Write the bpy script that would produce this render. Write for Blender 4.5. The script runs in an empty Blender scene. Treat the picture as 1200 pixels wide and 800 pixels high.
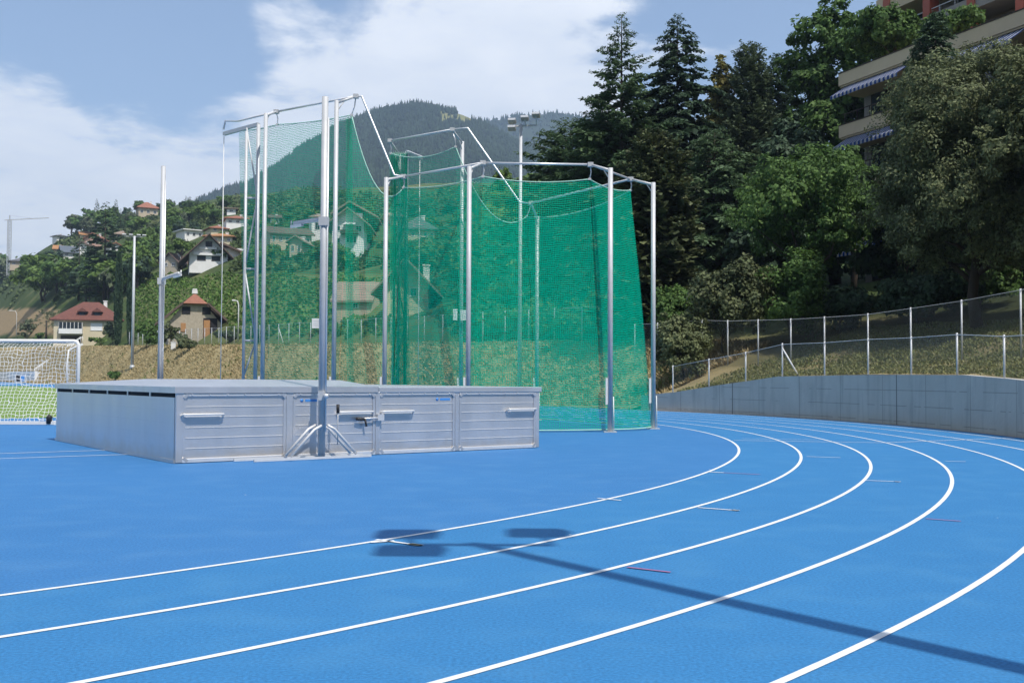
import bpy, math, random
import numpy as np
from mathutils import Vector, Matrix
R = math.radians
random.seed(4)
SC = bpy.context.scene
COL = SC.collection

# ------------------------------------------------------------------ camera, sky, sun
F, HC, ROLL, PITCH = 1250.0, 1.5, 0.0049, math.atan(43.17 / 1250)
cd = bpy.data.cameras.new('camera'); cam = bpy.data.objects.new('camera', cd); COL.objects.link(cam)
cd.sensor_width = 36; cd.lens = 36 * F / 1200; cd.clip_start = 0.1; cd.clip_end = 20000
CM = Matrix.Rotation(R(90) + PITCH, 4, 'X') @ Matrix.Rotation(ROLL, 4, 'Z')
cam.matrix_world = Matrix.Translation((0, 0, HC)) @ CM
SC.camera = cam
SUN_EL = R(57); SUN_AZ = (0.59, -0.807)
SDIR = Vector((SUN_AZ[0] * math.cos(SUN_EL), SUN_AZ[1] * math.cos(SUN_EL), math.sin(SUN_EL))).normalized()
sl = bpy.data.lights.new('sun', 'SUN'); sl.energy = 4.9; sl.angle = R(0.36); sl.color = (1, 0.95, 0.88)
so = bpy.data.objects.new('sun', sl); COL.objects.link(so); so.location = (0, 0, 50)
so.rotation_euler = SDIR.to_track_quat('Z', 'Y').to_euler()
SC.view_settings.view_transform = 'Standard'; SC.view_settings.look = 'None'
SC.view_settings.exposure = 0.18; SC.view_settings.gamma = 1; SC.view_settings.use_curve_mapping = False
SC.cycles.transparent_max_bounces = 24; SC.cycles.max_bounces = 6; SC.cycles.volume_bounces = 0
SC.cycles.diffuse_bounces = 3; SC.cycles.use_denoising = True

W = bpy.data.worlds.new('World'); SC.world = W; W.use_nodes = True
nt = W.node_tree; nt.nodes.clear()
def N(nt, typ, **kw):
    n = nt.nodes.new(typ)
    for k, v in kw.items(): setattr(n, k, v)
    return n
def L(nt, a, b): nt.links.new(a, b)
def math_n(nt, op, a, b=None, c=None, clamp=False):
    n = N(nt, 'ShaderNodeMath', operation=op); n.use_clamp = clamp
    for i, x in enumerate((a, b, c)):
        if x is None: continue
        if isinstance(x, (int, float)): n.inputs[i].default_value = x
        else: L(nt, x, n.inputs[i])
    return n.outputs[0]
sky = N(nt, 'ShaderNodeTexSky', sky_type='NISHITA'); sky.sun_disc = False
sky.sun_elevation = SUN_EL; sky.sun_rotation = math.atan2(SUN_AZ[0], SUN_AZ[1]); sky.air_density = 1.0; sky.dust_density = 1.0; sky.ozone_density = 3.0
bg1 = N(nt, 'ShaderNodeBackground'); bg1.inputs[1].default_value = 0.15; L(nt, sky.outputs[0], bg1.inputs[0])
bg2 = N(nt, 'ShaderNodeBackground'); bg2.inputs[1].default_value = 1.0
tc = N(nt, 'ShaderNodeTexCoord'); sep = N(nt, 'ShaderNodeSeparateXYZ'); L(nt, tc.outputs['Generated'], sep.inputs[0])
# cloud layer seen in perspective: horizontal direction divided by (height + offset)
zz = math_n(nt, 'ADD', math_n(nt, 'MAXIMUM', sep.outputs[2], 0.0), 0.16)
cx = math_n(nt, 'DIVIDE', sep.outputs[0], zz); cy = math_n(nt, 'DIVIDE', sep.outputs[1], zz)
cmb = N(nt, 'ShaderNodeCombineXYZ'); L(nt, cx, cmb.inputs[0]); L(nt, cy, cmb.inputs[1])
def noise_w(scale, detail, off):
    mp = N(nt, 'ShaderNodeMapping'); mp.inputs['Location'].default_value = off; L(nt, cmb.outputs[0], mp.inputs[0])
    n = N(nt, 'ShaderNodeTexNoise'); n.inputs['Scale'].default_value = scale; n.inputs['Detail'].default_value = detail
    n.inputs['Roughness'].default_value = 0.58; n.inputs['Distortion'].default_value = 0.25; L(nt, mp.outputs[0], n.inputs[0]); return n.outputs[0]
n1 = noise_w(1.1, 9, (3.1, 1.7, 0)); n2 = noise_w(4.5, 8, (0.4, 5.2, 0))
dens = math_n(nt, 'ADD', math_n(nt, 'MULTIPLY', n1, 1.15), math_n(nt, 'MULTIPLY', n2, 0.62))
def lobe(px, py, width, gain):
    v = (CM.to_3x3() @ Vector((px - 600, 400 - py, -F))).normalized()
    dp = N(nt, 'ShaderNodeVectorMath', operation='DOT_PRODUCT'); L(nt, tc.outputs['Generated'], dp.inputs[0]); dp.inputs[1].default_value = v
    c0 = math.cos(width)
    f = math_n(nt, 'DIVIDE', math_n(nt, 'SUBTRACT', dp.outputs['Value'], c0), 1 - c0, clamp=True)
    return math_n(nt, 'MULTIPLY', f, gain)
for a in ((60, 190, .16, .10), (480, 40, .17, .13), (620, 90, .16, .12), (230, 230, .16, .07), (120, 30, .13, -.17), (215, 85, .10, -.12), (870, 10, .14, -.2), (850, 72, .035, .14), (15, 110, .06, .12), (720, 10, .06, -.08)):
    dens = math_n(nt, 'ADD', dens, lobe(*a))
# near the horizon the air is milky
hz = math_n(nt, 'MULTIPLY', math_n(nt, 'SUBTRACT', 0.28, sep.outputs[2], clamp=True), 0.75)
dens = math_n(nt, 'ADD', dens, hz)
mr = N(nt, 'ShaderNodeMapRange', interpolation_type='SMOOTHSTEP'); L(nt, dens, mr.inputs[0]); mr.inputs[1].default_value = 0.87; mr.inputs[2].default_value = 1.06
mr.inputs[3].default_value = 0.04; mr.inputs[4].default_value = 0.93
cr = N(nt, 'ShaderNodeMixRGB'); cr.inputs[1].default_value = (0.78, 0.85, 0.96, 1); cr.inputs[2].default_value = (1.30, 1.29, 1.29, 1); L(nt, n2, cr.inputs[0]); L(nt, cr.outputs[0], bg2.inputs[0])
mx = N(nt, 'ShaderNodeMixShader'); L(nt, mr.outputs[0], mx.inputs[0]); L(nt, bg1.outputs[0], mx.inputs[1]); L(nt, bg2.outputs[0], mx.inputs[2])
wo = N(nt, 'ShaderNodeOutputWorld'); L(nt, mx.outputs[0], wo.inputs[0])

# ------------------------------------------------------------------ helpers
RGT, UPV, FWD = [np.array(CM.to_3x3() @ Vector(v)) for v in ((1, 0, 0), (0, 1, 0), (0, 0, -1))]
def ray(px, py): return (px - 600) * RGT + (400 - py) * UPV + F * FWD
def ground(px, py, z=0.0):
    d = ray(px, py); k = (z - HC) / d[2]; return Vector((d[0] * k, d[1] * k, z))
def at(px, py, Y):
    d = ray(px, py); k = Y / d[1]; return Vector((d[0] * k, Y, HC + d[2] * k))
def tag(o, label=None, cat=None, group=None, kind=None):
    for k, v in (('label', label), ('category', cat), ('group', group), ('kind', kind)):
        if v: o[k] = v
    return o
def thing(name, label, cat, loc=(0, 0, 0), rz=0.0, group=None):
    o = bpy.data.objects.new(name, None); COL.objects.link(o); o.location = loc; o.rotation_euler = (0, 0, rz); o.empty_display_size = .2
    return tag(o, label, cat, group)
def npmesh(name, V, Fq, mats, parent=None, smooth=False, midx=None, uv=None):
    V = np.asarray(V, dtype=np.float32); Fq = np.asarray(Fq, dtype=np.int32); k = Fq.shape[1]
    me = bpy.data.meshes.new(name); me.vertices.add(len(V)); me.vertices.foreach_set('co', V.ravel())
    me.loops.add(Fq.size); me.loops.foreach_set('vertex_index', Fq.ravel())
    me.polygons.add(len(Fq)); me.polygons.foreach_set('loop_start', np.arange(0, Fq.size, k, dtype=np.int32)); me.polygons.foreach_set('loop_total', np.full(len(Fq), k, dtype=np.int32))
    if midx is not None: me.polygons.foreach_set('material_index', np.asarray(midx, dtype=np.int32))
    if smooth: me.polygons.foreach_set('use_smooth', np.ones(len(Fq), dtype=bool))
    if uv is not None:
        u = me.uv_layers.new(name='UVMap'); u.data.foreach_set('uv', np.asarray(uv, dtype=np.float32)[Fq.ravel()].ravel())
    me.update(calc_edges=True)
    for m in (mats if isinstance(mats, (list, tuple)) else [mats]): me.materials.append(m)
    o = bpy.data.objects.new(name, me); COL.objects.link(o); o.parent = parent
    return o
class MB:
    def __init__(s): s.v = []; s.f = []; s.m = []; s.mi = 0; s.sm = []
    def add(s, vs, fs, smooth=False):
        b = len(s.v); s.v += [tuple(v) for v in vs]
        for f in fs: s.f.append([i + b for i in f]); s.m.append(s.mi); s.sm.append(smooth)
        return s
    def box(s, c, d, rot=None):
        hx, hy, hz = d[0] / 2, d[1] / 2, d[2] / 2
        vs = [Vector((x * hx, y * hy, z * hz)) for x in (-1, 1) for y in (-1, 1) for z in (-1, 1)]
        if rot is not None: vs = [rot @ v for v in vs]
        c = Vector(c)
        return s.add([v + c for v in vs], [(0, 1, 3, 2), (4, 6, 7, 5), (0, 4, 5, 1), (2, 3, 7, 6), (0, 2, 6, 4), (1, 5, 7, 3)])
    def beam(s, p, q, w, h):
        p, q = Vector(p), Vector(q); d = q - p; x = d.normalized(); up = Vector((0, 0, 1)) if abs(x.z) < .95 else Vector((0, 1, 0))
        y = up.cross(x).normalized(); z = x.cross(y); m = Matrix((x, y, z)).transposed()
        return s.box((p + q) / 2, (d.length, w, h), m)
    def tube(s, p, q, r, r2=None, n=8, caps=True): return s.path([p, q], [r, r if r2 is None else r2], n, caps)
    def path(s, pts, r, n=8, caps=True):
        pts = [Vector(p) for p in pts]; rs = r if isinstance(r, (list, tuple)) else [r] * len(pts); vs = []; fs = []; prev = None
        for i, p in enumerate(pts):
            d = (pts[min(i + 1, len(pts) - 1)] - pts[max(i - 1, 0)]).normalized()
            a = prev if prev is not None else (Vector((1, 0, 0)) if abs(d.x) < .9 else Vector((0, 1, 0)))
            a = (a - d * a.dot(d)).normalized(); b = d.cross(a); prev = a
            for k in range(n):
                t = 2 * math.pi * k / n; vs.append(p + (a * math.cos(t) + b * math.sin(t)) * rs[i])
        for i in range(len(pts) - 1):
            for k in range(n): fs.append((i * n + k, i * n + (k + 1) % n, (i + 1) * n + (k + 1) % n, (i + 1) * n + k))
        if caps: fs.append(tuple(range(n))[::-1]); fs.append(tuple((len(pts) - 1) * n + k for k in range(n)))
        return s.add(vs, fs, True)
    def prism(s, poly, fn, a, b):
        """poly: 2d outline; fn(u, v, w) gives the point; extruded from w=a to w=b"""
        n = len(poly); vs = [fn(u, v, a) for u, v in poly] + [fn(u, v, b) for u, v in poly]
        return s.add(vs, [tuple(range(n))[::-1], tuple(range(n, 2 * n))] + [(i, (i + 1) % n, n + (i + 1) % n, n + i) for i in range(n)])
    def quad(s, *p): return s.add(p, [tuple(range(len(p)))])
    def build(s, name, mats, parent=None, bevel=0, label=None):
        me = bpy.data.meshes.new(name); me.from_pydata([tuple(v) for v in s.v], [], s.f)
        for m in (mats if isinstance(mats, (list, tuple)) else [mats]): me.materials.append(m)
        me.polygons.foreach_set('material_index', s.m); me.polygons.foreach_set('use_smooth', s.sm)
        me.update(); o = bpy.data.objects.new(name, me); COL.objects.link(o); o.parent = parent
        if bevel:
            bm = o.modifiers.new('bevel', 'BEVEL'); bm.width = bevel; bm.segments = 2; bm.limit_method = 'ANGLE'
        else:
            pass
        if label: o['label'] = label
        return o
def copy_tree(o, parent=None):
    c = o.copy(); COL.objects.link(c); c.parent = parent
    for ch in list(o.children): copy_tree(ch, c)
    return c

# ------------------------------------------------------------------ materials
def mat(name, c1, c2=None, scale=4.0, rough=.7, metal=0.0, bump=0.0, bscale=None, detail=6, stretch=None, spec=.5, contrast=.25, transl=0.0, island=0.0, vcol=False):
    m = bpy.data.materials.new(name); m.use_nodes = True; t = m.node_tree; t.nodes.clear()
    out = N(t, 'ShaderNodeOutputMaterial'); p = N(t, 'ShaderNodeBsdfPrincipled'); L(t, p.outputs[0], out.inputs[0])
    p.inputs['Roughness'].default_value = rough; p.inputs['Metallic'].default_value = metal; p.inputs['Specular IOR Level'].default_value = spec
    p.inputs['Base Color'].default_value = (*c1, 1)
    src = None
    if c2 or bump:
        tcn = N(t, 'ShaderNodeTexCoord'); mp = N(t, 'ShaderNodeMapping'); L(t, tcn.outputs['Object'], mp.inputs[0])
        if stretch: mp.inputs['Scale'].default_value = stretch
    if c2:
        nz = N(t, 'ShaderNodeTexNoise'); nz.inputs['Scale'].default_value = scale; nz.inputs['Detail'].default_value = detail; nz.inputs['Roughness'].default_value = .62; L(t, mp.outputs[0], nz.inputs[0])
        r = N(t, 'ShaderNodeMapRange'); L(t, nz.outputs[0], r.inputs[0]); r.inputs[1].default_value = .5 - contrast; r.inputs[2].default_value = .5 + contrast
        mxn = N(t, 'ShaderNodeMixRGB'); mxn.inputs[1].default_value = (*c1, 1); mxn.inputs[2].default_value = (*c2, 1); L(t, r.outputs[0], mxn.inputs[0]); src = mxn.outputs[0]
    if vcol:
        at_ = N(t, 'ShaderNodeVertexColor'); at_.layer_name = 'Col'
        if src is not None:
            mm = N(t, 'ShaderNodeMixRGB', blend_type='MULTIPLY'); mm.inputs[0].default_value = 1; L(t, at_.outputs[0], mm.inputs[1]); L(t, src, mm.inputs[2]); src = mm.outputs[0]
        else: src = at_.outputs[0]
    if island:
        g = N(t, 'ShaderNodeNewGeometry'); hs = N(t, 'ShaderNodeHueSaturation'); L(t, math_n(t, 'ADD', math_n(t, 'MULTIPLY', g.outputs['Random Per Island'], island), 1 - island / 2), hs.inputs['Value'])
        L(t, math_n(t, 'ADD', math_n(t, 'MULTIPLY', g.outputs['Random Per Island'], -.025), .5125), hs.inputs['Hue'])
        if src is not None: L(t, src, hs.inputs['Color'])
        else: hs.inputs['Color'].default_value = (*c1, 1)
        src = hs.outputs[0]
    if src is not None: L(t, src, p.inputs['Base Color'])
    if bump:
        bz = N(t, 'ShaderNodeTexNoise'); bz.inputs['Scale'].default_value = bscale or scale * 3; bz.inputs['Detail'].default_value = 5; L(t, mp.outputs[0], bz.inputs[0])
        bn = N(t, 'ShaderNodeBump'); bn.inputs['Strength'].default_value = bump; bn.inputs['Distance'].default_value = .05; L(t, bz.outputs[0], bn.inputs['Height']); L(t, bn.outputs[0], p.inputs['Normal'])
    if transl:
        tr = N(t, 'ShaderNodeBsdfTranslucent'); ms = N(t, 'ShaderNodeMixShader'); ms.inputs[0].default_value = transl
        if src is not None: L(t, src, tr.inputs[0])
        else: tr.inputs[0].default_value = (*c1, 1)
        L(t, p.outputs[0], ms.inputs[1]); L(t, tr.outputs[0], ms.inputs[2]); L(t, ms.outputs[0], out.inputs[0])
    return m
def leafmat(name, c1, c2=None, tr=.3, isl=.7, scale=.35):
    return mat(name, c1, c2 or tuple(x * .6 for x in c1), scale=scale, rough=.65, spec=.25, transl=tr, island=isl, detail=3)

M = {}
M['alu'] = mat('weathered aluminium', (.72, .73, .76), (.60, .62, .66), scale=2.2, rough=.38, metal=.72, bump=.04, bscale=60, stretch=(1, 1, .35))
M['alu_side'] = mat('dull aluminium sheet', (.66, .70, .75), (.56, .60, .66), scale=1.2, rough=.30, metal=.75, bump=.5, bscale=1.5, stretch=(1, 1, .04))
M['alu_bright'] = mat('bright aluminium', (.74, .75, .76), (.64, .65, .67), scale=6, rough=.38, metal=.45)
M['pale_metal'] = mat('pale painted metal', (.72, .72, .71), (.62, .62, .62), scale=8, rough=.45, metal=.25)
M['galv'] = mat('galvanised steel', (.56, .575, .59), (.47, .49, .51), scale=5, rough=.5, metal=.2)
M['white_paint'] = mat('white paint', (.78, .78, .77), (.66, .66, .65), scale=9, rough=.5)
M['black'] = mat('black rubber', (.02, .02, .022), rough=.6)
M['dark_gap'] = mat('dark gap', (.012, .012, .015), rough=.9)
M['blue_print'] = mat('blue print', (.06, .25, .62), rough=.5)
M['concrete'] = mat('cast concrete', (.33, .335, .34), (.24, .245, .25), scale=1.3, rough=.85, bump=.25, bscale=22)
M['kerb'] = mat('pale concrete edge', (.42, .39, .35), (.33, .3, .27), scale=3, rough=.9, bump=.2)
M['bark'] = mat('bark', (.075, .055, .04), (.045, .035, .028), scale=6, rough=.95, bump=.6, bscale=14, stretch=(1, 1, .25))
M['glass'] = mat('window glass', (.03, .04, .05), rough=.08, spec=.7)
M['wood'] = mat('orange wood', (.42, .22, .09), (.33, .16, .06), scale=5, rough=.7)
M['darkwood'] = mat('dark timber', (.065, .045, .035), (.045, .03, .025), scale=5, rough=.8)
M['red_paint'] = mat('red paint', (.38, .09, .05), rough=.6)

def weather(m):
    # dust splashed up from the ground and fine scratches on the sheet metal
    t = m.node_tree; p = next(n for n in t.nodes if n.type == 'BSDF_PRINCIPLED'); src = p.inputs['Base Color'].links[0].from_socket; tcn = N(t, 'ShaderNodeTexCoord'); sp = N(t, 'ShaderNodeSeparateXYZ'); L(t, tcn.outputs['Object'], sp.inputs[0])
    def nz(sc_, st_, de=5):
        mp = N(t, 'ShaderNodeMapping'); mp.inputs['Scale'].default_value = st_; mp.inputs['Rotation'].default_value = (0, .7, 0); L(t, tcn.outputs['Object'], mp.inputs[0]); n = N(t, 'ShaderNodeTexNoise'); n.inputs['Scale'].default_value = sc_; n.inputs['Detail'].default_value = de; L(t, mp.outputs[0], n.inputs[0]); return n.outputs[0]
    hz_ = math_n(t, 'ADD', sp.outputs[2], math_n(t, 'MULTIPLY', nz(4, (1, 1, 1)), -.38)); d = N(t, 'ShaderNodeMapRange', interpolation_type='SMOOTHSTEP'); L(t, hz_, d.inputs[0]); d.inputs[1].default_value = .16; d.inputs[2].default_value = -.16; d.inputs[4].default_value = .55
    dm = N(t, 'ShaderNodeMixRGB'); L(t, d.outputs[0], dm.inputs[0]); L(t, src, dm.inputs[1]); dm.inputs[2].default_value = (.56, .50, .43, 1)
    sc2 = N(t, 'ShaderNodeMapRange'); L(t, nz(5, (1, 1, 14), 2), sc2.inputs[0]); sc2.inputs[1].default_value = .70; sc2.inputs[2].default_value = .76; sc2.inputs[4].default_value = .7
    sm = N(t, 'ShaderNodeMixRGB'); L(t, sc2.outputs[0], sm.inputs[0]); L(t, dm.outputs[0], sm.inputs[1]); sm.inputs[2].default_value = (.86, .86, .86, 1); L(t, sm.outputs[0], p.inputs['Base Color'])
    rg = N(t, 'ShaderNodeMapRange'); L(t, nz(1.6, (1, 1, .5)), rg.inputs[0]); rg.inputs[3].default_value = .24; rg.inputs[4].default_value = .52; L(t, rg.outputs[0], p.inputs['Roughness'])
weather(M['alu']); weather(M['alu_side'])
def track_mat():
    m = mat('blue running surface', (.042, .184, .425), (.034, .162, .388), scale=.35, rough=.72, spec=.3, contrast=.3, detail=4, bump=.25, bscale=160)
    t = m.node_tree; p = next(n for n in t.nodes if n.type == 'BSDF_PRINCIPLED'); src = p.inputs['Base Color'].links[0].from_socket
    geo = N(t, 'ShaderNodeNewGeometry')
    def nz(scale, detail):
        n = N(t, 'ShaderNodeTexNoise'); n.inputs['Scale'].default_value = scale; n.inputs['Detail'].default_value = detail; L(t, geo.outputs['Position'], n.inputs[0]); return n.outputs[0]
    # granule speckle, dusty drifts, and lanes laid a little greener than the inner zone
    g = math_n(t, 'ADD', math_n(t, 'MULTIPLY', nz(45, 4), 1.1), .45)
    mm = N(t, 'ShaderNodeMixRGB', blend_type='MULTIPLY'); mm.inputs[0].default_value = 1; L(t, src, mm.inputs[1])
    cg = N(t, 'ShaderNodeCombineXYZ'); [L(t, g, cg.inputs[i]) for i in range(3)]; L(t, cg.outputs[0], mm.inputs[2])
    d = N(t, 'ShaderNodeMapRange'); L(t, nz(1.7, 8), d.inputs[0]); d.inputs[1].default_value = .48; d.inputs[2].default_value = .8; d.inputs[4].default_value = .28
    dm = N(t, 'ShaderNodeMixRGB'); L(t, d.outputs[0], dm.inputs[0]); L(t, mm.outputs[0], dm.inputs[1]); dm.inputs[2].default_value = (.11, .27, .48, 1)
    sp = N(t, 'ShaderNodeSeparateXYZ'); L(t, geo.outputs['Position'], sp.inputs[0])
    dx = math_n(t, 'ADD', sp.outputs[0], 25.026); dy = math_n(t, 'SUBTRACT', sp.outputs[1], 28.946)
    rr = math_n(t, 'SQRT', math_n(t, 'ADD', math_n(t, 'MULTIPLY', dx, dx), math_n(t, 'MULTIPLY', dy, dy)))
    lane = math_n(t, 'GREATER_THAN', rr, 30.5)
    lm = N(t, 'ShaderNodeMixRGB', blend_type='MULTIPLY'); L(t, lane, lm.inputs[0]); L(t, dm.outputs[0], lm.inputs[1]); lm.inputs[2].default_value = (.85, 1.05, 1.0, 1)
    vo = N(t, 'ShaderNodeTexVoronoi'); vo.inputs['Scale'].default_value = 1.5; L(t, geo.outputs['Position'], vo.inputs[0]); sc_ = N(t, 'ShaderNodeSeparateColor'); L(t, vo.outputs['Color'], sc_.inputs[0])
    dot = math_n(t, 'MULTIPLY', math_n(t, 'LESS_THAN', vo.outputs['Distance'], math_n(t, 'MULTIPLY', sc_.outputs[1], .045)), math_n(t, 'GREATER_THAN', sc_.outputs[0], .72))
    fm = N(t, 'ShaderNodeMixRGB'); L(t, math_n(t, 'MULTIPLY', dot, .8), fm.inputs[0]); L(t, lm.outputs[0], fm.inputs[1]); fm.inputs[2].default_value = (.62, .64, .62, 1)
    L(t, fm.outputs[0], p.inputs['Base Color']); return m
M['track'] = track_mat()
M['line'] = mat('white line paint', (.82, .82, .80), (.60, .64, .68), scale=7, contrast=.32, rough=.7)
M['line_yellow'] = mat('pale yellow marking', (.62, .60, .42), rough=.7)
M['line_red'] = mat('faded red marking', (.30, .12, .25), rough=.7)
M['turf'] = mat('football turf', (.13, .225, .03), (.165, .26, .045), scale=.25, rough=.9, bump=.4, bscale=40)
M['soil'] = mat('ground soil', (.12, .12, .06), (.09, .10, .04), scale=.05, rough=1)
M['hill'] = mat('hillside turf', (1.1, 1.08, 1.0), (.65, .68, .66), scale=.9, rough=1, vcol=True, bump=.8, bscale=3, spec=.1)
M['straw'] = leafmat('dry grass', (.42, .34, .19), (.30, .25, .13), tr=.15, isl=.6, scale=.3)
M['straw_dim'] = leafmat('faded slope grass', (.25, .245, .115), (.19, .20, .09), tr=.2, isl=.5, scale=.3)
M['green_tuft'] = leafmat('green tuft', (.16, .195, .066), (.21, .215, .085), tr=.2, isl=.5, scale=.4)
M['vine'] = leafmat('vine leaves', (.120, .215, .045), (.090, .165, .034), tr=.3, isl=.6)
M['leaf_dark'] = leafmat('dark needles', (0.070, 0.118, 0.060), (0.044, 0.079, 0.048), tr=.28, isl=.8)
M['leaf_cedar'] = leafmat('cedar needles', (0.111, 0.178, 0.079), (0.064, 0.108, 0.053), tr=.28, isl=.8)
M['leaf_pine'] = leafmat('pine needles', (0.137, 0.182, 0.098), (0.091, 0.127, 0.072), tr=.28, isl=.7)
M['leaf_olive'] = leafmat('evergreen oak leaves', (.150, .175, .080), (.095, .120, .052), tr=.2, isl=.9)
M['leaf_mid'] = leafmat('green leaves', (0.104, 0.189, 0.046), (0.067, 0.128, 0.034), tr=.3, isl=.8)
M['leaf_bright'] = leafmat('bright green leaves', (0.152, 0.238, 0.055), (0.098, 0.165, 0.039), tr=.35, isl=.7)
M['leaf_yellow'] = leafmat('yellow green leaves', (.20, .17, .04), (.11, .12, .03), tr=.35, isl=.7)
M['leaf_tan'] = leafmat('tan tipped foliage', (.125, .140, .062), (.062, .090, .040), tr=.2, isl=1.0, scale=.9)
M['leaf_grey'] = leafmat('grey green foliage', (0.140, 0.171, 0.091), (0.085, 0.112, 0.063), tr=.2, isl=.8)

# ------------------------------------------------------------------ terrain functions
C0 = np.array([-25.026, 28.946]); R0 = 30.501; RW = 38.65; TH0 = R(32)
NRM = np.array([math.cos(TH0), math.sin(TH0)]); DIR = np.array([-math.sin(TH0), math.cos(TH0)]); T0 = C0 + RW * NRM
def st(X, Y):
    X = np.asarray(X, float); Y = np.asarray(Y, float)
    t = (X - T0[0]) * DIR[0] + (Y - T0[1]) * DIR[1]; sl_ = (X - T0[0]) * NRM[0] + (Y - T0[1]) * NRM[1]
    r = np.hypot(X - C0[0], Y - C0[1]); th = np.degrees(np.arctan2(Y - C0[1], X - C0[0]))
    return t, np.where(t > 0, sl_, r - RW), th
WTH = [-60, -20, -1, .3, 4.6, 13, 22, 28, 32.5, 36]; WHT = [1.0, 1.2, 1.5, 1.55, 1.67, 1.7, 1.63, 1.25, .9, .7]
def wall_h(th): return np.interp(th, WTH, WHT)
def smooth(x): x = np.clip(x, 0, 1); return x * x * (3 - 2 * x)
def vnoise(x, y, seed=0):
    return (np.sin(x * 1.0 + seed) * np.cos(y * 1.3 - seed * 2) + .5 * np.sin(x * 2.3 - y * 1.7 + seed) + .3 * np.sin(x * 4.1 + y * 3.7 + seed * 3)) / 1.8
def zfun(X, Y):
    X = np.asarray(X, float); Y = np.asarray(Y, float)
    t, s, th = st(X, Y); D = np.hypot(X, Y) + 1e-6
    w = smooth(t / 12)
    zw = np.where(t > 0, np.interp(t, [0, 2.7, 3.2], [.9, .7, .05]), wall_h(th))
    za = zw + (2.2 - zw) * np.clip((s - .28) / 5.2, 0, 1)
    hb = 3.4 + .021 * np.clip(t, 0, 330)
    zl = hb * smooth((s - .8) / 7.5) + .2 * np.clip((s - 8) / 10, 0, 1)
    z = za * (1 - w) + zl * w
    nd = np.clip((X * NRM[0] + Y * NRM[1]) / D, .13, .8)
    s1 = 5.5 + 12.5 * smooth(t / 30)
    smax = np.maximum(nd * 690 - 33, 25)
    se = np.minimum(s, smax)
    z = z + np.maximum(0, se - s1) * .2 / nd * np.where(D > 0, 1, 1)
    z = z + vnoise(X * .05, Y * .05, 1) * np.clip((s - 14) / 60, 0, 1) * 1.6 + vnoise(X * .6, Y * .6, 2) * .08 * np.clip((s - 1) / 3, 0, 1)
    return np.where(s < .27, 0.0, z)
def project(X, Y, Z):
    d = np.stack([X, Y, Z - HC], -1); cx_ = d @ RGT; cy_ = d @ UPV; cz = d @ FWD
    return 600 + F * cx_ / cz, 400 - F * cy_ / cz
def hit(px, py, y0=45, y1=1150):
    d = ray(px, py); Y = np.concatenate([np.arange(y0, 150, .25), np.arange(150, y1, .8)]); k = Y / d[1]; X = d[0] * k; Z = HC + d[2] * k
    _, s, _ = st(X, Y)
    b = np.nonzero((zfun(X, Y) > Z) & (s > .3))[0]
    i = b[0] if len(b) else len(Y) - 1
    return Vector((X[i], Y[i], float(zfun(X[i], Y[i]))))
def ter(px, Y):
    X = (px - 600) / F * Y; return Vector((X, Y, float(zfun(X, Y))))

# ------------------------------------------------------------------ ground, track, field
g = MB(); g.quad((-4000, -1500, -.03), (4000, -1500, -.03), (4000, 4600, -.03), (-4000, 4600, -.03)); tag(g.build('ground', M['soil']), kind='structure')
def arc(r, a0, a1, n): return [(C0[0] + r * math.cos(R(a0 + (a1 - a0) * i / n)), C0[1] + r * math.sin(R(a0 + (a1 - a0) * i / n))) for i in range(n + 1)]
def lp(t, s): p = T0 + DIR * t + NRM * s; return (p[0], p[1])
bt = MB(); edge = arc(RW, -150, 32, 120) + [lp(t, 0) for t in (20, 60, 120, 250)] + [lp(250, -120), lp(0, -120)]
bt.add([(x, y, 0) for x, y in edge], [tuple(range(len(edge)))]); tag(bt.build('running_track', M['track']), kind='structure')
fd = MB(); fp = [lp(3.6, -9.8), lp(137, -9.8), lp(137, -76), lp(3.6, -76)]; fd.add([(x, y, .004) for x, y in fp], [(0, 1, 2, 3)]); tag(fd.build('football_field', M['turf']), kind='structure')
def strip(pts, w, z=.004):
    n = len(pts); vs = []
    for i, p in enumerate(pts):
        a, b = pts[max(i - 1, 0)], pts[min(i + 1, n - 1)]; d = Vector((b[0] - a[0], b[1] - a[1], 0)).normalized(); q = Vector((-d.y, d.x, 0)) * w / 2
        vs += [(p[0] + q.x, p[1] + q.y, z), (p[0] - q.x, p[1] - q.y, z)]
    return vs, [(2 * i, 2 * i + 1, 2 * i + 3, 2 * i + 2) for i in range(n - 1)]
for k in range(7):
    r = R0 + 1.22 * k; off = RW - r
    pts = arc(r, -130, 32, 200) + [lp(t, -off) for t in (10, 30, 60, 120, 240)]
    m = MB(); m.add(*strip(pts, .055)); tag(m.build('lane_line', M['line']), kind='structure')
def mark(a, b, w, ma, z=.008):
    p, q = ground(*a), ground(*b); m = MB(); m.add(*strip([p, q], w, z)); tag(m.build('track_marking', M[ma]), kind='structure')
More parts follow.
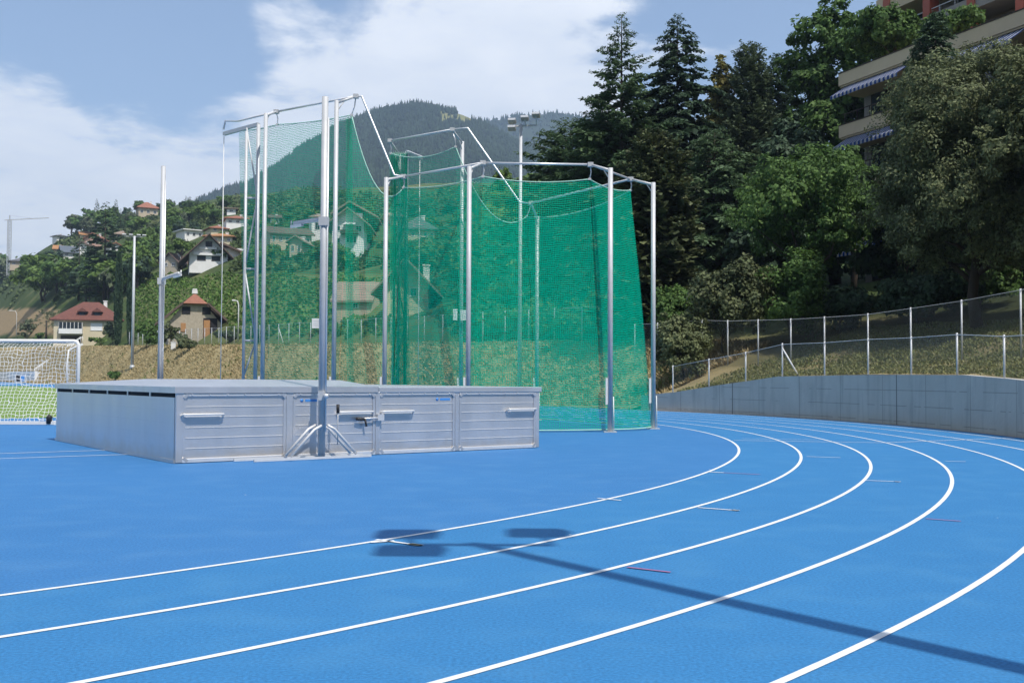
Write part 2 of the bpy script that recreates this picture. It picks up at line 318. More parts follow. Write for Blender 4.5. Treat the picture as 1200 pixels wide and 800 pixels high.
for a in (((0, 537.5), (150, 532.5), .05, 'line'), ((0, 531.5), (125, 527.5), .05, 'line'), ((441, 632.5), (494, 639.5), .045, 'line'), ((480, 637.5), (494, 639.5), .07, 'line_yellow'), ((700, 584), (728, 586.5), .04, 'line'),
          ((434, 636), (462, 634), .05, 'line'), ((830, 553), (848, 554), .05, 'line'), ((848, 554), (891, 556.2), .04, 'line_red'), ((818, 595), (866, 598.5), .04, 'line'), ((858, 597.8), (866, 598.5), .07, 'line'),
          ((1014, 563), (1054, 564.5), .04, 'line'), ((1048, 564.2), (1055, 564.7), .07, 'line'), ((945, 535), (985, 536.3), .04, 'line'), ((1108, 540.5), (1132, 541), .035, 'line'), ((735, 665), (786, 671), .035, 'line_red'),
          ((1085, 608), (1126, 611), .035, 'line_red'), ((860, 516), (1035, 518.8), .05, 'line'), ((1035, 518.8), (1190, 513), .05, 'line'), ((870, 514), (960, 515.2), .03, 'line')):
    mark(*a)

# concrete retaining wall round the bend, cast in panels
wm = MB(); n = 110; angs = [36 - (36 + 60) * i / n for i in range(n + 1)]; sec = []
for a in angs:
    h = float(wall_h(a)); c, s = math.cos(R(a)), math.sin(R(a)); o = []
    for rr, z in ((RW + .02, -.05), (RW + .02, h), (RW + .30, h), (RW + .30, -.05)): o.append((C0[0] + rr * c, C0[1] + rr * s, z))
    sec.append(o)
vs = [v for o in sec for v in o]; fs = []
for i in range(n):
    for k in range(3): fs.append((i * 4 + k, i * 4 + 4 + k, i * 4 + 5 + k, i * 4 + 1 + k))
fs += [(0, 1, 2, 3), tuple(n * 4 + k for k in (3, 2, 1, 0))]
wm.add(vs, fs)
def wall_mat():
    m = bpy.data.materials.new('board marked concrete'); m.use_nodes = True; t = m.node_tree; p = t.nodes['Principled BSDF']; p.inputs['Roughness'].default_value = .85
    geo = N(t, 'ShaderNodeNewGeometry'); sp = N(t, 'ShaderNodeSeparateXYZ'); L(t, geo.outputs['Position'], sp.inputs[0])
    ang = math_n(t, 'MULTIPLY', math_n(t, 'ARCTAN2', math_n(t, 'SUBTRACT', sp.outputs[1], float(C0[1])), math_n(t, 'SUBTRACT', sp.outputs[0], float(C0[0]))), RW)
    cv = N(t, 'ShaderNodeCombineXYZ'); L(t, ang, cv.inputs[0]); L(t, sp.outputs[2], cv.inputs[1])
    def nz(sc, de, st_=(1, 1, 1)):
        mp = N(t, 'ShaderNodeMapping'); mp.inputs['Scale'].default_value = st_; L(t, cv.outputs[0], mp.inputs[0])
        n_ = N(t, 'ShaderNodeTexNoise'); n_.inputs['Scale'].default_value = sc; n_.inputs['Detail'].default_value = de; L(t, mp.outputs[0], n_.inputs[0]); return n_.outputs[0]
    base = N(t, 'ShaderNodeMixRGB'); base.inputs[1].default_value = (.385, .365, .335, 1); base.inputs[2].default_value = (.56, .535, .49, 1); L(t, nz(.9, 8), base.inputs[0])
    stk = N(t, 'ShaderNodeMapRange'); L(t, nz(3, 4, (1, .12, 1)), stk.inputs[0]); stk.inputs[1].default_value = .5; stk.inputs[2].default_value = .8; stk.inputs[4].default_value = .45
    sm_ = N(t, 'ShaderNodeMixRGB'); L(t, stk.outputs[0], sm_.inputs[0]); L(t, base.outputs[0], sm_.inputs[1]); sm_.inputs[2].default_value = (.17, .17, .17, 1)
    # panel joints: 2.7 m wide sheets, courses 0.55 m high
    def joint(x, period, width):
        f = math_n(t, 'FRACT', math_n(t, 'DIVIDE', x, period)); return math_n(t, 'LESS_THAN', f, width / period)
    ws = math_n(t, 'MULTIPLY', math_n(t, 'SUBTRACT', nz(.25, 2), .5), .35)
    j = math_n(t, 'MAXIMUM', joint(math_n(t, 'ADD', ang, 100), 2.7, .035), math_n(t, 'MULTIPLY', joint(math_n(t, 'ADD', sp.outputs[2], 9.77), .52, .025), math_n(t, 'GREATER_THAN', nz(.7, 3), .46)))
    big = joint(math_n(t, 'ADD', ang, 100.9), 10.8, .06); jj = math_n(t, 'MAXIMUM', math_n(t, 'MULTIPLY', j, .55), big)
    fm = N(t, 'ShaderNodeMixRGB'); L(t, math_n(t, 'MULTIPLY', jj, .75), fm.inputs[0]); L(t, sm_.outputs[0], fm.inputs[1]); fm.inputs[2].default_value = (.06, .06, .06, 1); L(t, fm.outputs[0], p.inputs['Base Color'])
    bn = N(t, 'ShaderNodeBump'); bn.inputs['Strength'].default_value = .3; bn.inputs['Distance'].default_value = .03; L(t, nz(9, 6), bn.inputs['Height']); L(t, bn.outputs[0], p.inputs['Normal'])
    return m
tag(wm.build('retaining_wall', wall_mat()), 'long curved grey concrete wall with panel joints beside the outer lane', 'wall')
kb = MB(); kb.add(*[x for x in strip(arc(RW - .12, -60, 32, 120) + [lp(t, -.12) for t in (20, 60, 120, 250)], .22, .006)]); tag(kb.build('track_edge', M['kerb']), kind='structure')

# hillside beyond the track: one sheet in (along, outward) coordinates
us = [('a', x) for x in np.arange(-150, 32, 1.2)] + [('t', x) for x in list(np.arange(0, 12, .75)) + list(np.arange(12, 220, 2.2)) + list(np.arange(220, 700, 6)) + list(np.arange(700, 3200, 60))]
ss = [.28, .45, .7] + list(np.arange(1, 12, .55)) + list(np.arange(12, 30, 1.2)) + list(np.geomspace(30, 900, 110))
X = np.zeros((len(us), len(ss))); Y = X.copy()
for i, (k, u) in enumerate(us):
    for j, s in enumerate(ss):
        if k == 'a': X[i, j] = C0[0] + (RW + s) * math.cos(R(u)); Y[i, j] = C0[1] + (RW + s) * math.sin(R(u))
        else: p = T0 + DIR * u + NRM * s; X[i, j], Y[i, j] = p
Z = zfun(X, Y); tt, sss, th_ = st(X, Y)
nu, ns = X.shape; idx = np.arange(nu * ns).reshape(nu, ns)
Fq = np.stack([idx[:-1, :-1], idx[:-1, 1:], idx[1:, 1:], idx[1:, :-1]], -1).reshape(-1, 4)[:, ::-1]
hill = npmesh('hillside', np.stack([X, Y, Z], -1).reshape(-1, 3), Fq, M['hill'], smooth=True); tag(hill, kind='structure')
# what grows where: straw on the cut bank, green above, bare terrace at one end
PX, PY = project(X, Y, Z); rngT = np.random.default_rng(3)
straw = np.array([.36, .29, .16]); green = np.array([.060, .090, .032]); soil_c = np.array([.34, .25, .15]); dark = np.array([.035, .045, .02]); olive = np.array([.15, .135, .055])
c = np.zeros((nu, ns, 3)); lin = smooth(tt / 12)[..., None]
dry = np.clip(1.15 - np.clip((sss - 8.5) / 3, 0, 1.2) + .35 * vnoise(X * .25, Y * .25, 5), 0, 1)[..., None]
c_line = straw * dry + green * (1 - dry)
gp = np.clip(.45 + .8 * vnoise(X * .3, Y * .3, 7) + np.clip((sss - 3) / 7, -.3, .5), 0, 1)[..., None]
c_arc = straw * .85 * (1 - gp) + np.array([.095, .095, .04]) * gp
dk = smooth((sss - 14) / 4)[..., None]; c_arc = c_arc * (1 - dk) + dark * dk
c = c_arc * (1 - lin) + c_line * lin
terr = ((PX < 68) & (PX > -400) & (PY > 362) & (PY < 392) & (sss > 12))[..., None]
c = np.where(terr, soil_c * (1 + .0 * X[..., None]), c)
vy = ((PX > 158) & (PX < 470) & (PY > 322) & (sss > 19))[..., None]; c = np.where(vy, np.array([.125, .145, .055]), c)
fdry = (np.clip(vnoise(X * .021, Y * .021, 9) - .25, 0, 1) * np.clip((sss - 60) / 40, 0, 1))[..., None]
c = c * (1 - fdry) + np.array([.26, .21, .10]) * fdry
ca = hill.data.color_attributes.new('Col', 'FLOAT_COLOR', 'POINT'); ca.data.foreach_set('color', np.concatenate([c, np.ones((nu, ns, 1))], -1).astype(np.float32).ravel())

# ------------------------------------------------------------------ foliage tools
def quads(cn, u, v):
    """rhombic leaf faces: centre, long half axis, short half axis"""
    n = len(cn); V = np.empty((n, 4, 3)); V[:, 0] = cn - u; V[:, 1] = cn + v; V[:, 2] = cn + u; V[:, 3] = cn - v
    return V.reshape(-1, 3), np.arange(n * 4).reshape(n, 4)
def unit(a): return a / (np.linalg.norm(a, axis=-1, keepdims=True) + 1e-9)
def leaves(rng, cn, size, nrm=None, flat=.5, aspect=.6):
    n = len(cn); rn = unit(rng.normal(size=(n, 3)))
    nn = unit(rn + (0 if nrm is None else nrm * flat * 2)); a = unit(np.cross(nn, rng.normal(size=(n, 3)))); b = np.cross(nn, a)
    s = size * rng.uniform(.6, 1.35, (n, 1)); return quads(cn, a * s, b * s * aspect)
def crown_cloud(rng, blobs, n, sub=26, tight=.30, low=-.35):
    """leaf centres gathered in clumps over the skins of several ellipsoids"""
    vol = np.array([b[1][0] * b[1][1] + b[1][0] * b[1][2] for b in blobs]); P = []; Q = []
    for (c_, r_), k in zip(blobs, np.maximum(1, (n * vol / vol.sum())).astype(int)):
        c_ = np.array(c_); r_ = np.array(r_); ns_ = max(5, int(sub)); d = unit(rng.normal(size=(ns_, 3))); d[:, 2] = np.where(d[:, 2] < low, -d[:, 2] * .6, d[:, 2]); d = unit(d)
        cen = c_ + d * r_ * rng.uniform(.55, 1.0, (ns_, 1)); which = rng.integers(0, ns_, k); rad = r_.mean() * tight * rng.uniform(.6, 1.3, ns_)
        g_ = unit(rng.normal(size=(k, 3))) * rng.uniform(.2, 1, (k, 1)) ** .5
        p = cen[which] + g_ * rad[which][:, None] * np.array([1, 1, .8]); P.append(p); Q.append(unit(unit(p - c_) + .6 * g_ + np.array([0, 0, .35])))
    return np.concatenate(P), np.concatenate(Q)
def limbs(mb, rng, base, h0, targets, r0):
    top = Vector(base) + Vector((0, 0, h0)); mb.path([base, (Vector(base) + top) / 2 + Vector((rng.normal() * .05 * h0, rng.normal() * .05 * h0, 0)), top], [r0, r0 * .8, r0 * .65], 9)
    for t_ in targets:
        t_ = Vector(t_); st_ = Vector(base) + Vector((0, 0, h0 * rng.uniform(.55, 1))); mid = st_.lerp(t_, .5) + Vector((rng.normal() * .3, rng.normal() * .3, .25)); mb.path([st_, mid, t_], [r0 * .45, r0 * .28, r0 * .08], 6)
def broadleaf(name, label, cat, loc, h, blobs, leaf, n, size, seed, trunk_h=None, trunk_r=None, group=None, sub=26, tight=.3, flat=.8, aspect=.6, low=-.35, crown='crown'):
    rng = np.random.default_rng(seed); o = thing(name, label, cat, loc, 0, group); mb = MB()
    limbs(mb, rng, (0, 0, -.2), trunk_h or h * .3, [(b[0][0], b[0][1], b[0][2]) for b in blobs[:9]], trunk_r or h * .022); mb.build('trunk', M['bark'], o)
    p, q = crown_cloud(rng, blobs, n, sub, tight, low); V, Fc = leaves(rng, p, size, q, flat, aspect); npmesh(crown, V, Fc, M[leaf], o); return o
def conifer(name, label, cat, loc, h, rad, leaf, seed, n_br=150, zb=.06, droop=.25, rise=.25, dens=1.0, power=.85, tw=.5, group=None, leafsize=1.0, only=None):
    """tapered trunk, whorled branches that lift and droop, flat sprays of needles along each"""
    rng = np.random.default_rng(seed); o = thing(name, label, cat, loc, 0, group); mb = MB(); mb.path([(0, 0, -.3), (0, 0, h * .5), (0, 0, h * .985)], [h * .015, h * .007, h * .001], 8)
    C_, U_, V_ = [], [], []
    for i in range(n_br):
        f = zb + (1 - zb) * ((i + rng.uniform(0, 1)) / n_br) ** .82; z0 = h * min(f, .99); Lb = rad * (1 - f) ** power * rng.uniform(.62, 1.12) + .12 + .02 * h * (1 - f)
        az = i * 2.399 + rng.uniform(-.5, .5); d = np.array([math.cos(az), math.sin(az), 0]); side = np.array([-d[1], d[0], 0]); m_ = 7; ws = np.linspace(0, 1, m_)
        up = rise * (.4 + f) * rng.uniform(.6, 1.3); pts = np.array([0, 0, z0]) + ws[:, None] * Lb * d + np.array([0, 0, 1]) * (Lb * (up * ws - droop * ws ** 2.2))[:, None]
        if Lb > .8: mb.path([tuple(p) for p in pts[::3]], [max(.012, .012 * Lb), max(.01, .008 * Lb), .006], 4, False)
        k = max(4, int(Lb * 9 * dens)); w = rng.uniform(.12, 1.0, k) ** .8
        base = np.stack([np.interp(w, ws, pts[:, a]) for a in range(3)], -1); sg = rng.choice([-1, 1], k)[:, None]; tl = (Lb * .34 * (1.05 - w) ** .6 * tw * 1.6 * rng.uniform(.5, 1.15, k) + .16)[:, None]
        td = unit(d * .75 + side * sg * rng.uniform(.25, 1.1, (k, 1)) + np.array([0, 0, 1]) * (rng.normal(0, .16, (k, 1)) - droop * .9))
        # each twig carries two or three needle blades
        for q in range(3):
            e = base + td * tl * (.25 + .3 * q) + rng.normal(0, .05, (k, 3)); u = unit(td + rng.normal(0, .25, (k, 3))) * tl * .36; nn = unit(rng.normal(0, .45, (k, 3)) + np.array([0, 0, 1.]))
            v = unit(np.cross(nn, u)) * (np.clip(tl * .15, .035, .16) * leafsize) * rng.uniform(.6, 1.3, (k, 1)); C_.append(e); U_.append(u); V_.append(v)
    mb.build('trunk', M['bark'], o); V, Fc = quads(np.concatenate(C_), np.concatenate(U_), np.concatenate(V_)); npmesh('crown', V, Fc, M[leaf], o); return o

# ------------------------------------------------------------------ forested mountain and the air in front of it
def ridge_mesh(name, prof, Dr, D0, px0, px1, seed, n_tr, drop=None):
    rng = np.random.default_rng(seed); pxs = np.arange(px0, px1, 3.0); Ds = np.concatenate([np.linspace(D0, Dr * .9, 60), np.linspace(Dr * .9, Dr, 50)[1:], np.linspace(Dr, Dr * 1.25, 8)[1:]])
    def zf(px, D):
        d = (px - 600) * RGT[:, None] + F * FWD[:, None] if np.ndim(px) == 1 else None
        yy = np.interp(px, [p[0] for p in prof], [p[1] for p in prof]); zr = HC + (443.2 + .0049 * (px - 600) - yy) / F * Dr
        f = (D - D0) / (Dr - D0); up = np.clip(f, 0, 1)
        n_ = np.sin(px * .03 + D * .004 + seed) * .5 + np.sin(px * .011 - D * .009) * .7 + np.sin(px * .07 + D * .013) * .25
        return zr * (up ** .95) * (1 + .055 * n_ * (1 - up) * 2 * np.clip(up * 3, 0, 1)) - np.clip(f - 1, 0, 9) * 900 - 12
    PXg, Dg = np.meshgrid(pxs, Ds, indexing='ij'); Zg = zf(PXg, Dg); Xg = (PXg - 600) / F * Dg
    i_ = np.arange(Zg.size).reshape(Zg.shape); Fq = np.stack([i_[:-1, :-1], i_[1:, :-1], i_[1:, 1:], i_[:-1, 1:]], -1).reshape(-1, 4)
    cxp, cyp = project(Xg, Dg, Zg); inm = (lambda x, y: (x > 515) & (x < 578) & (y > 130.5 + (x - 516) * .13 + 1.2 * np.sin(x * .3)) & (y < 141 + (x - 516) * .05 + 1.0 * np.sin(x * .21))); mi = (inm(cxp, cyp)[:-1, :-1] & (seed == 1)).astype(int).ravel()
    o = npmesh(name, np.stack([Xg, Dg, Zg], -1).reshape(-1, 3), Fq, [M['mount'], M['meadow']], smooth=True, midx=mi); tag(o, kind='structure')
    px = rng.uniform(px0 + 5, px1 - 5, n_tr); f = np.where(rng.uniform(size=n_tr) < .12, rng.uniform(.955, 1.004, n_tr), rng.uniform(.02, 1.004, n_tr) ** .8); D = D0 + (Dr - D0) * f; z = zf(px, D); x = (px - 600) / F * D
    sx, sy = project(x, D, z)
    keep = ~(inm(sx, sy - 1.5) & (rng.uniform(size=n_tr) > .04)) if seed == 1 else np.ones(n_tr, bool)
    x, D, z = x[keep], D[keep], z[keep]; k = len(x)
    con = rng.uniform(size=k) < .55; h = np.where(con, rng.uniform(9, 19, k), rng.uniform(8, 13, k)) * (Dr / 2300) ** .3; r = np.where(con, h * .20, h * .42)
    # six-sided crowns: a low ring, a waist ring and a tip; round kinds keep their waist wide
    ang = np.arange(6) * math.pi / 3; rot = rng.uniform(0, 6, k); V = np.empty((k, 13, 3)); 
    for q, (fz, fr) in enumerate(((.06, 1.0), (.5, None))):
        rr = r * (fr if fr else 1) * np.where(con, 1 if fr else .52, .75 if fr else 1.0)
        jit = rng.uniform(.75, 1.2, (k, 6)); a = rot[:, None] + ang; V[:, q * 6:q * 6 + 6, 0] = x[:, None] + np.cos(a) * rr[:, None] * jit; V[:, q * 6:q * 6 + 6, 1] = D[:, None] + np.sin(a) * rr[:, None] * jit; V[:, q * 6:q * 6 + 6, 2] = (z + h * fz)[:, None] + rng.uniform(-.06, .06, (k, 6)) * h[:, None]
    V[:, 12] = np.stack([x, D, z + h * np.where(con, 1, .85)], -1)
    fa = []
    for q in range(6): fa.append((q, (q + 1) % 6, 6 + (q + 1) % 6, 6 + q)); fa.append((6 + q, 6 + (q + 1) % 6, 12, 12))
    tri = []
    for a in fa:
        if a[2] == a[3]: tri.append(a[:3])
        else: tri += [(a[0], a[1], a[2]), (a[0], a[2], a[3])]
    Fa = (np.array(tri)[None] + (np.arange(k) * 13)[:, None, None]).reshape(-1, 3)
    w = npmesh(name + '_forest', V.reshape(-1, 3), Fa, M['forest'], smooth=False); tag(w, 'dense dark conifer forest covering the %s' % ('far mountain' if seed == 1 else 'ridge behind the mountain'), 'forest', kind='stuff')
M['mount'] = mat('mountain ground', (.020, .032, .016), (.03, .045, .018), scale=.02, rough=1, spec=.1)
M['meadow'] = mat('mountain meadow', (.20, .19, .07), (.15, .16, .06), scale=.05, rough=1, spec=.1)
M['forest'] = mat('forest crowns', (.012, .024, .016), (.026, .044, .022), scale=.007, rough=.9, spec=.1, island=.9)
prof1 = [(-300, 330), (100, 300), (150, 275), (195, 249), (215, 240), (230, 231), (262, 215), (285, 211), (320, 190), (350, 167), (390, 142), (430, 126), (450, 120), (480, 114), (510, 118), (540, 126), (560, 135), (590, 152), (640, 180), (720, 215), (1000, 280), (1300, 300)]
prof2 = [(300, 190), (500, 145), (560, 138), (585, 134), (600, 130), (640, 127), (680, 130), (720, 142), (800, 170), (1000, 190), (1300, 200)]
ridge_mesh('mountain', prof1, 2300, 1050, -150, 1100, 1, 46000)
ridge_mesh('mountain_ridge', prof2, 3300, 2300, 380, 1100, 2, 9000)
hm = bpy.data.materials.new('summer haze'); hm.use_nodes = True; t = hm.node_tree; t.nodes.clear(); pv = N(t, 'ShaderNodeVolumePrincipled'); pv.inputs['Color'].default_value = (.56, .75, 1.0, 1); pv.inputs['Density'].default_value = 1.9e-4; pv.inputs['Anisotropy'].default_value = .2
L(t, pv.outputs[0], N(t, 'ShaderNodeOutputMaterial').inputs['Volume'])
hb_ = MB(); hb_.box((0, 1550, 548), (8100, 6200, 1100)); tag(hb_.build('haze', hm), kind='stuff')

# ------------------------------------------------------------------ houses
M['w_cream'] = mat('cream render', (.60, .52, .36), (.52, .45, .31), scale=.6, rough=.9)
M['w_white'] = mat('white render', (.74, .73, .70), (.64, .63, .60), scale=.6, rough=.9)
M['w_stone'] = mat('rubble stone wall', (.46, .40, .31), (.30, .26, .20), scale=2.2, rough=.95, bump=.5, bscale=5)
M['w_pink'] = mat('pinkish render', (.52, .33, .25), (.45, .29, .22), scale=.6, rough=.9)
M['w_tan'] = mat('tan render', (.46, .385, .28), (.41, .34, .25), scale=.6, rough=.9)
def tilemat(name, c1, c2):
    m = mat(name, c1, c2, scale=1.6, rough=.85, contrast=.2); t = m.node_tree; p = next(n for n in t.nodes if n.type == 'BSDF_PRINCIPLED'); src = p.inputs['Base Color'].links[0].from_socket
    tcn = N(t, 'ShaderNodeTexCoord'); wv = N(t, 'ShaderNodeTexWave', bands_direction='Z'); wv.inputs['Scale'].default_value = 1.3; wv.inputs['Distortion'].default_value = .4; L(t, tcn.outputs['Object'], wv.inputs[0])
    mm = N(t, 'ShaderNodeMixRGB', blend_type='MULTIPLY'); mm.inputs[0].default_value = .35; L(t, src, mm.inputs[1]); L(t, wv.outputs[0], mm.inputs[2]); L(t, mm.outputs[0], p.inputs['Base Color']); return m
M['r_red'] = tilemat('red brown tiles', (.20, .075, .05), (.13, .05, .04)); M['r_brown'] = tilemat('brown tiles', (.15, .10, .08), (.10, .07, .055)); M['r_orange'] = tilemat('orange tiles', (.46, .24, .10), (.38, .18, .08))
M['r_terra'] = tilemat('terracotta tiles', (.36, .15, .09), (.27, .11, .07)); M['r_grey'] = tilemat('grey slates', (.16, .16, .17), (.11, .11, .12)); M['r_tan'] = tilemat('weathered tan tiles', (.34, .25, .19), (.26, .19, .15)); M['r_slate'] = tilemat('blue grey slates', (.13, .155, .19), (.10, .12, .15))
def face(loc, off=0): return math.atan2(-loc[0], loc[1]) + R(off)
def window(o, fc, w, d, u, z, ww, wh, frame='white_paint', pane='glass', bars=1):
    """frame bars around a recessed pane on one face of the walls"""
    if fc in 'fb': sgn = -1 if fc == 'f' else 1; y = sgn * d / 2; P = lambda a, b, e: (u + a, y + sgn * e, z + b); dim = lambda a, e, b: (a, e, b)
    else: sgn = -1 if fc == 'l' else 1; x = sgn * w / 2; P = lambda a, b, e: (x + sgn * e, u + a, z + b); dim = lambda a, e, b: (e, a, b)
    f = MB(); t = max(.07, ww * .05)
    for a, b, da, db in ((0, wh / 2, ww + t, t), (0, -wh / 2, ww + t * 2.2, t * 1.3), (-ww / 2, 0, t, wh), (ww / 2, 0, t, wh)): f.box(P(a, b, .04), dim(da, .13, db))
    for i in range(bars): f.box(P(-ww / 2 + ww * (i + 1) / (bars + 1), 0, .045), dim(t * .7, .08, wh))
    fr = f.build('window', M[frame], o); p = MB(); p.box(P(0, 0, .012), dim(ww, .03, wh)); p.build('pane', M[pane], fr)
def house(name, label, loc, rz, w, d, h, rh, roof='gable', axis='y', wall='w_white', roofm='r_brown', over=.7, wins=(), chim=(), cat='house', group=None, base=2.5, wf='white_paint', half=0):
    o = thing(name, label, cat, loc, rz, group); m = MB()
    if roof == 'gable':
        if axis == 'y': fn = lambda u, v, k: (u, k, v); span, ln = w, d
        else: fn = lambda u, v, k: (k, u, v); span, ln = d, w
        m.prism([(-span / 2, -base), (span / 2, -base), (span / 2, h), (0, h + rh), (-span / 2, h)], fn, -ln / 2, ln / 2); sl_ = rh / (span / 2); e = span / 2 + over; T = .28
        r = MB(); r.prism([(-e, h - over * sl_ + .02), (0, h + rh + .02), (e, h - over * sl_ + .02), (e, h - over * sl_ + .02 + T), (0, h + rh + .02 + T * 1.1), (-e, h - over * sl_ + .02 + T)], fn, -ln / 2 - over, ln / 2 + over)
    elif roof == 'hip':
        m.box((0, 0, (h - base) / 2), (w, d, h + base)); a, b = w / 2 + over, d / 2 + over; q = max(0, a - b); z1 = h + rh; r = MB()
        if a >= b: top = [(-q, 0, z1), (q, 0, z1)]
        else: q = b - a; top = [(0, -q, z1), (0, q, z1)]
        ev = [(-a, -b, h), (a, -b, h), (a, b, h), (-a, b, h)]; lo = [(x, y, h - .22) for x, y, _ in ev]; vs = ev + top + lo
        if a >= b: fs = [(0, 1, 5, 4), (1, 2, 5), (2, 3, 4, 5), (3, 0, 4)]
        else: fs = [(0, 1, 4), (1, 2, 5, 4), (2, 3, 5), (3, 0, 4, 5)]
        r.add(vs, fs + [(6, 7, 1, 0), (7, 8, 2, 1), (8, 9, 3, 2), (9, 6, 0, 3), (9, 8, 7, 6)])
    else:
        m.box((0, 0, (h - base) / 2), (w, d, h + base)); r = MB(); r.box((0, 0, h + .16), (w + over * 2, d + over * 2, .32))
    m.build('wall', M[wall], o); ro = r.build('roof', M[roofm], o)
    for (u, v, top) in chim:
        cm = MB(); cm.box((u, v, h + rh * .45), (.8, .8, rh * 1.1 + top)); cm.box((u, v, h + rh + top / 2 + .02), (1.0, 1.0, .18)); cm.build('chimney', M['w_white'], ro)
    for wd in wins: window(o, wd[0], w, d, *wd[1:5], frame=wf, bars=wd[5] if len(wd) > 5 else 1)
    return o

# villa with red tiles
p = hit(106, 403); D_ = p.y; k = D_ / F
vl = house('villa', 'cream villa with red-brown hipped roof and two dormers near the palms', p, face(p, -8), 72 * k, 11.5, 27 * k, 22 * k, 'hip', wall='w_cream', roofm='r_red', over=.9, chim=((15 * k, 1.5, .8),))
m = MB(); bw = 25 * k; bx = -17 * k
m.box((bx, -6.4, 17 * k), (bw, 1.5, 13 * k)); bay = m.build('bay', M['w_white'], vl)
for i in range(6):
    f = MB(); xx = bx - bw / 2 + bw * (i + .5) / 6
    f.box((xx, -7.17, 20 * k), (bw / 7.2, .05, 7 * k)); f.build('pane', M['glass'], bay)
window(vl, 'f', 72 * k, 11.5, 10 * k, 19 * k, 12 * k, 8 * k, pane='white_paint', bars=2); window(vl, 'f', 72 * k, 11.5, 27 * k, 18 * k, 5 * k, 6 * k)
m = MB(); m.box((bx, -5.83, 4.5 * k), (bw * .9, .14, 8 * k)); m.build('garage_door', M['darkwood'], vl)
for dx in (-6, 10):
    dm = MB(); y0 = -3.7; dm.box((dx * k, y0, 33.5 * k), (8 * k, 2.6, 6 * k)); dr = dm.build('dormer', M['darkwood'], vl)
    rf = MB(); rf.prism([(-6 * k, 36.2 * k), (6 * k, 36.2 * k), (0, 41 * k)], lambda u, v, w, dx=dx: (dx * k + u, w, v), y0 - 1.8, y0 + 2.8); rf.build('roof', M['r_red'], dr)
    g2 = MB(); g2.box((dx * k, y0 - 1.33, 33.5 * k), (6 * k, .1, 4.6 * k)); g2.build('pane', M['glass'], dr)
# stone barn
p = hit(228, 403); k = p.y / F; bw = 60 * k
bn = thing('stone_barn', 'stone barn with brown gable roof and orange wooden door below the vineyard', 'barn', p, face(p, 4)); m = MB()
m.prism([(-bw / 2, -2), (bw / 2, -2), (bw / 2, 24 * k), (12 * k, 46 * k), (-12 * k, 46 * k), (-bw / 2, 24 * k)], lambda u, v, w: (u, w, v), 0, 11); m.build('wall', M['w_stone'], bn)
r = MB(); e = 44 * k; q = .3
r.prism([(-e, 21 * k), (0, 57 * k), (e, 21 * k), (e, 23.5 * k), (0, 60 * k), (-e, 23.5 * k)], lambda u, v, w: (u, w, v), 1.2, 12); r.mi = 1
r.add([(-14 * k, -.9, 47 * k), (14 * k, -.9, 47 * k), (0, 1.25, 60.2 * k), (0, 1.3, 57 * k), (-14 * k, .2, 45.8 * k), (14 * k, .2, 45.8 * k)], [(0, 1, 2), (4, 5, 1, 0)]); r.mi = 0
for s_ in (-1, 1): r.beam((s_ * 14 * k, -.5, 47.5 * k), (s_ * 40 * k, -.5, 24 * k), 1.6, 2.2 * k)
rb = r.build('roof', [M['r_brown'], M['r_terra']], bn); c_ = MB(); c_.box((0, 1.4, 61.5 * k), (6 * k, .9, 4 * k)); c_.box((0, 1.4, 64.5 * k), (5 * k, .8, 1.4 * k)); c_.build('chimney', M['w_white'], rb)
for u in (-10, 13):
    f = MB(); f.box((u * k, -.02, 39 * k), (9.5 * k, .14, 8.5 * k)); f.build('window', M['dark_gap'], bn)
f = MB(); f.box((-13 * k, -.05, 19 * k), (5.5 * k, .16, 10 * k)); f.build('shutter', M['wood'], bn)
f = MB(); f.box((17.5 * k, -.01, 19 * k), (16 * k, .1, 23 * k)); dr = f.build('doorway', M['dark_gap'], bn); f = MB(); f.box((13.5 * k, -.1, 18 * k), (7 * k, .14, 20 * k)); f.build('door', M['wood'], dr)
# big brown chalet with white gable panels
p = hit(243, 313); k = p.y / F; ch = house('chalet', 'big brown-roofed chalet with white banded gable above the vineyard', p, face(p, 2), 42 * k, 17, 11 * k, 21 * k, wall='w_white', roofm='r_brown', over=2.6, wins=(('f', -8 * k, 6 * k, 9 * k, 5 * k), ('f', 8 * k, 6 * k, 9 * k, 5 * k), ('f', 0, 22 * k, 7 * k, 6 * k)), wf='darkwood')
for zz_ in (10.5, 17.5):
    m = MB(); m.box((-1 * k, -8.6, zz_ * k), ((32 if zz_ < 15 else 20) * k, 1.1, 2.6 * k)); m.build('balcony', M['w_white'], ch)
for zz_ in (14, 20.5):
    m = MB(); m.box((0, -8.1, zz_ * k), ((28 if zz_ < 15 else 14) * k, .3, 2.2 * k)); m.build('timber_band', M['darkwood'], ch)
m = MB(); m.box((29 * k, 3, 6 * k), (26 * k, 11, 14 * k + 4)); wg = m.build('side_wing', M['w_white'], ch); m = MB(); m.prism([(14 * k, 26 * k), (47 * k, 12.5 * k), (47 * k, 14.5 * k), (14 * k, 28.5 * k)], lambda u, v, w: (u, w, v), -4, 10); m.build('roof', M['r_brown'], wg)
f = MB(); f.box((32 * k, -2.55, 6 * k), (5 * k, .12, 5 * k)); f.build('window', M['glass'], wg)
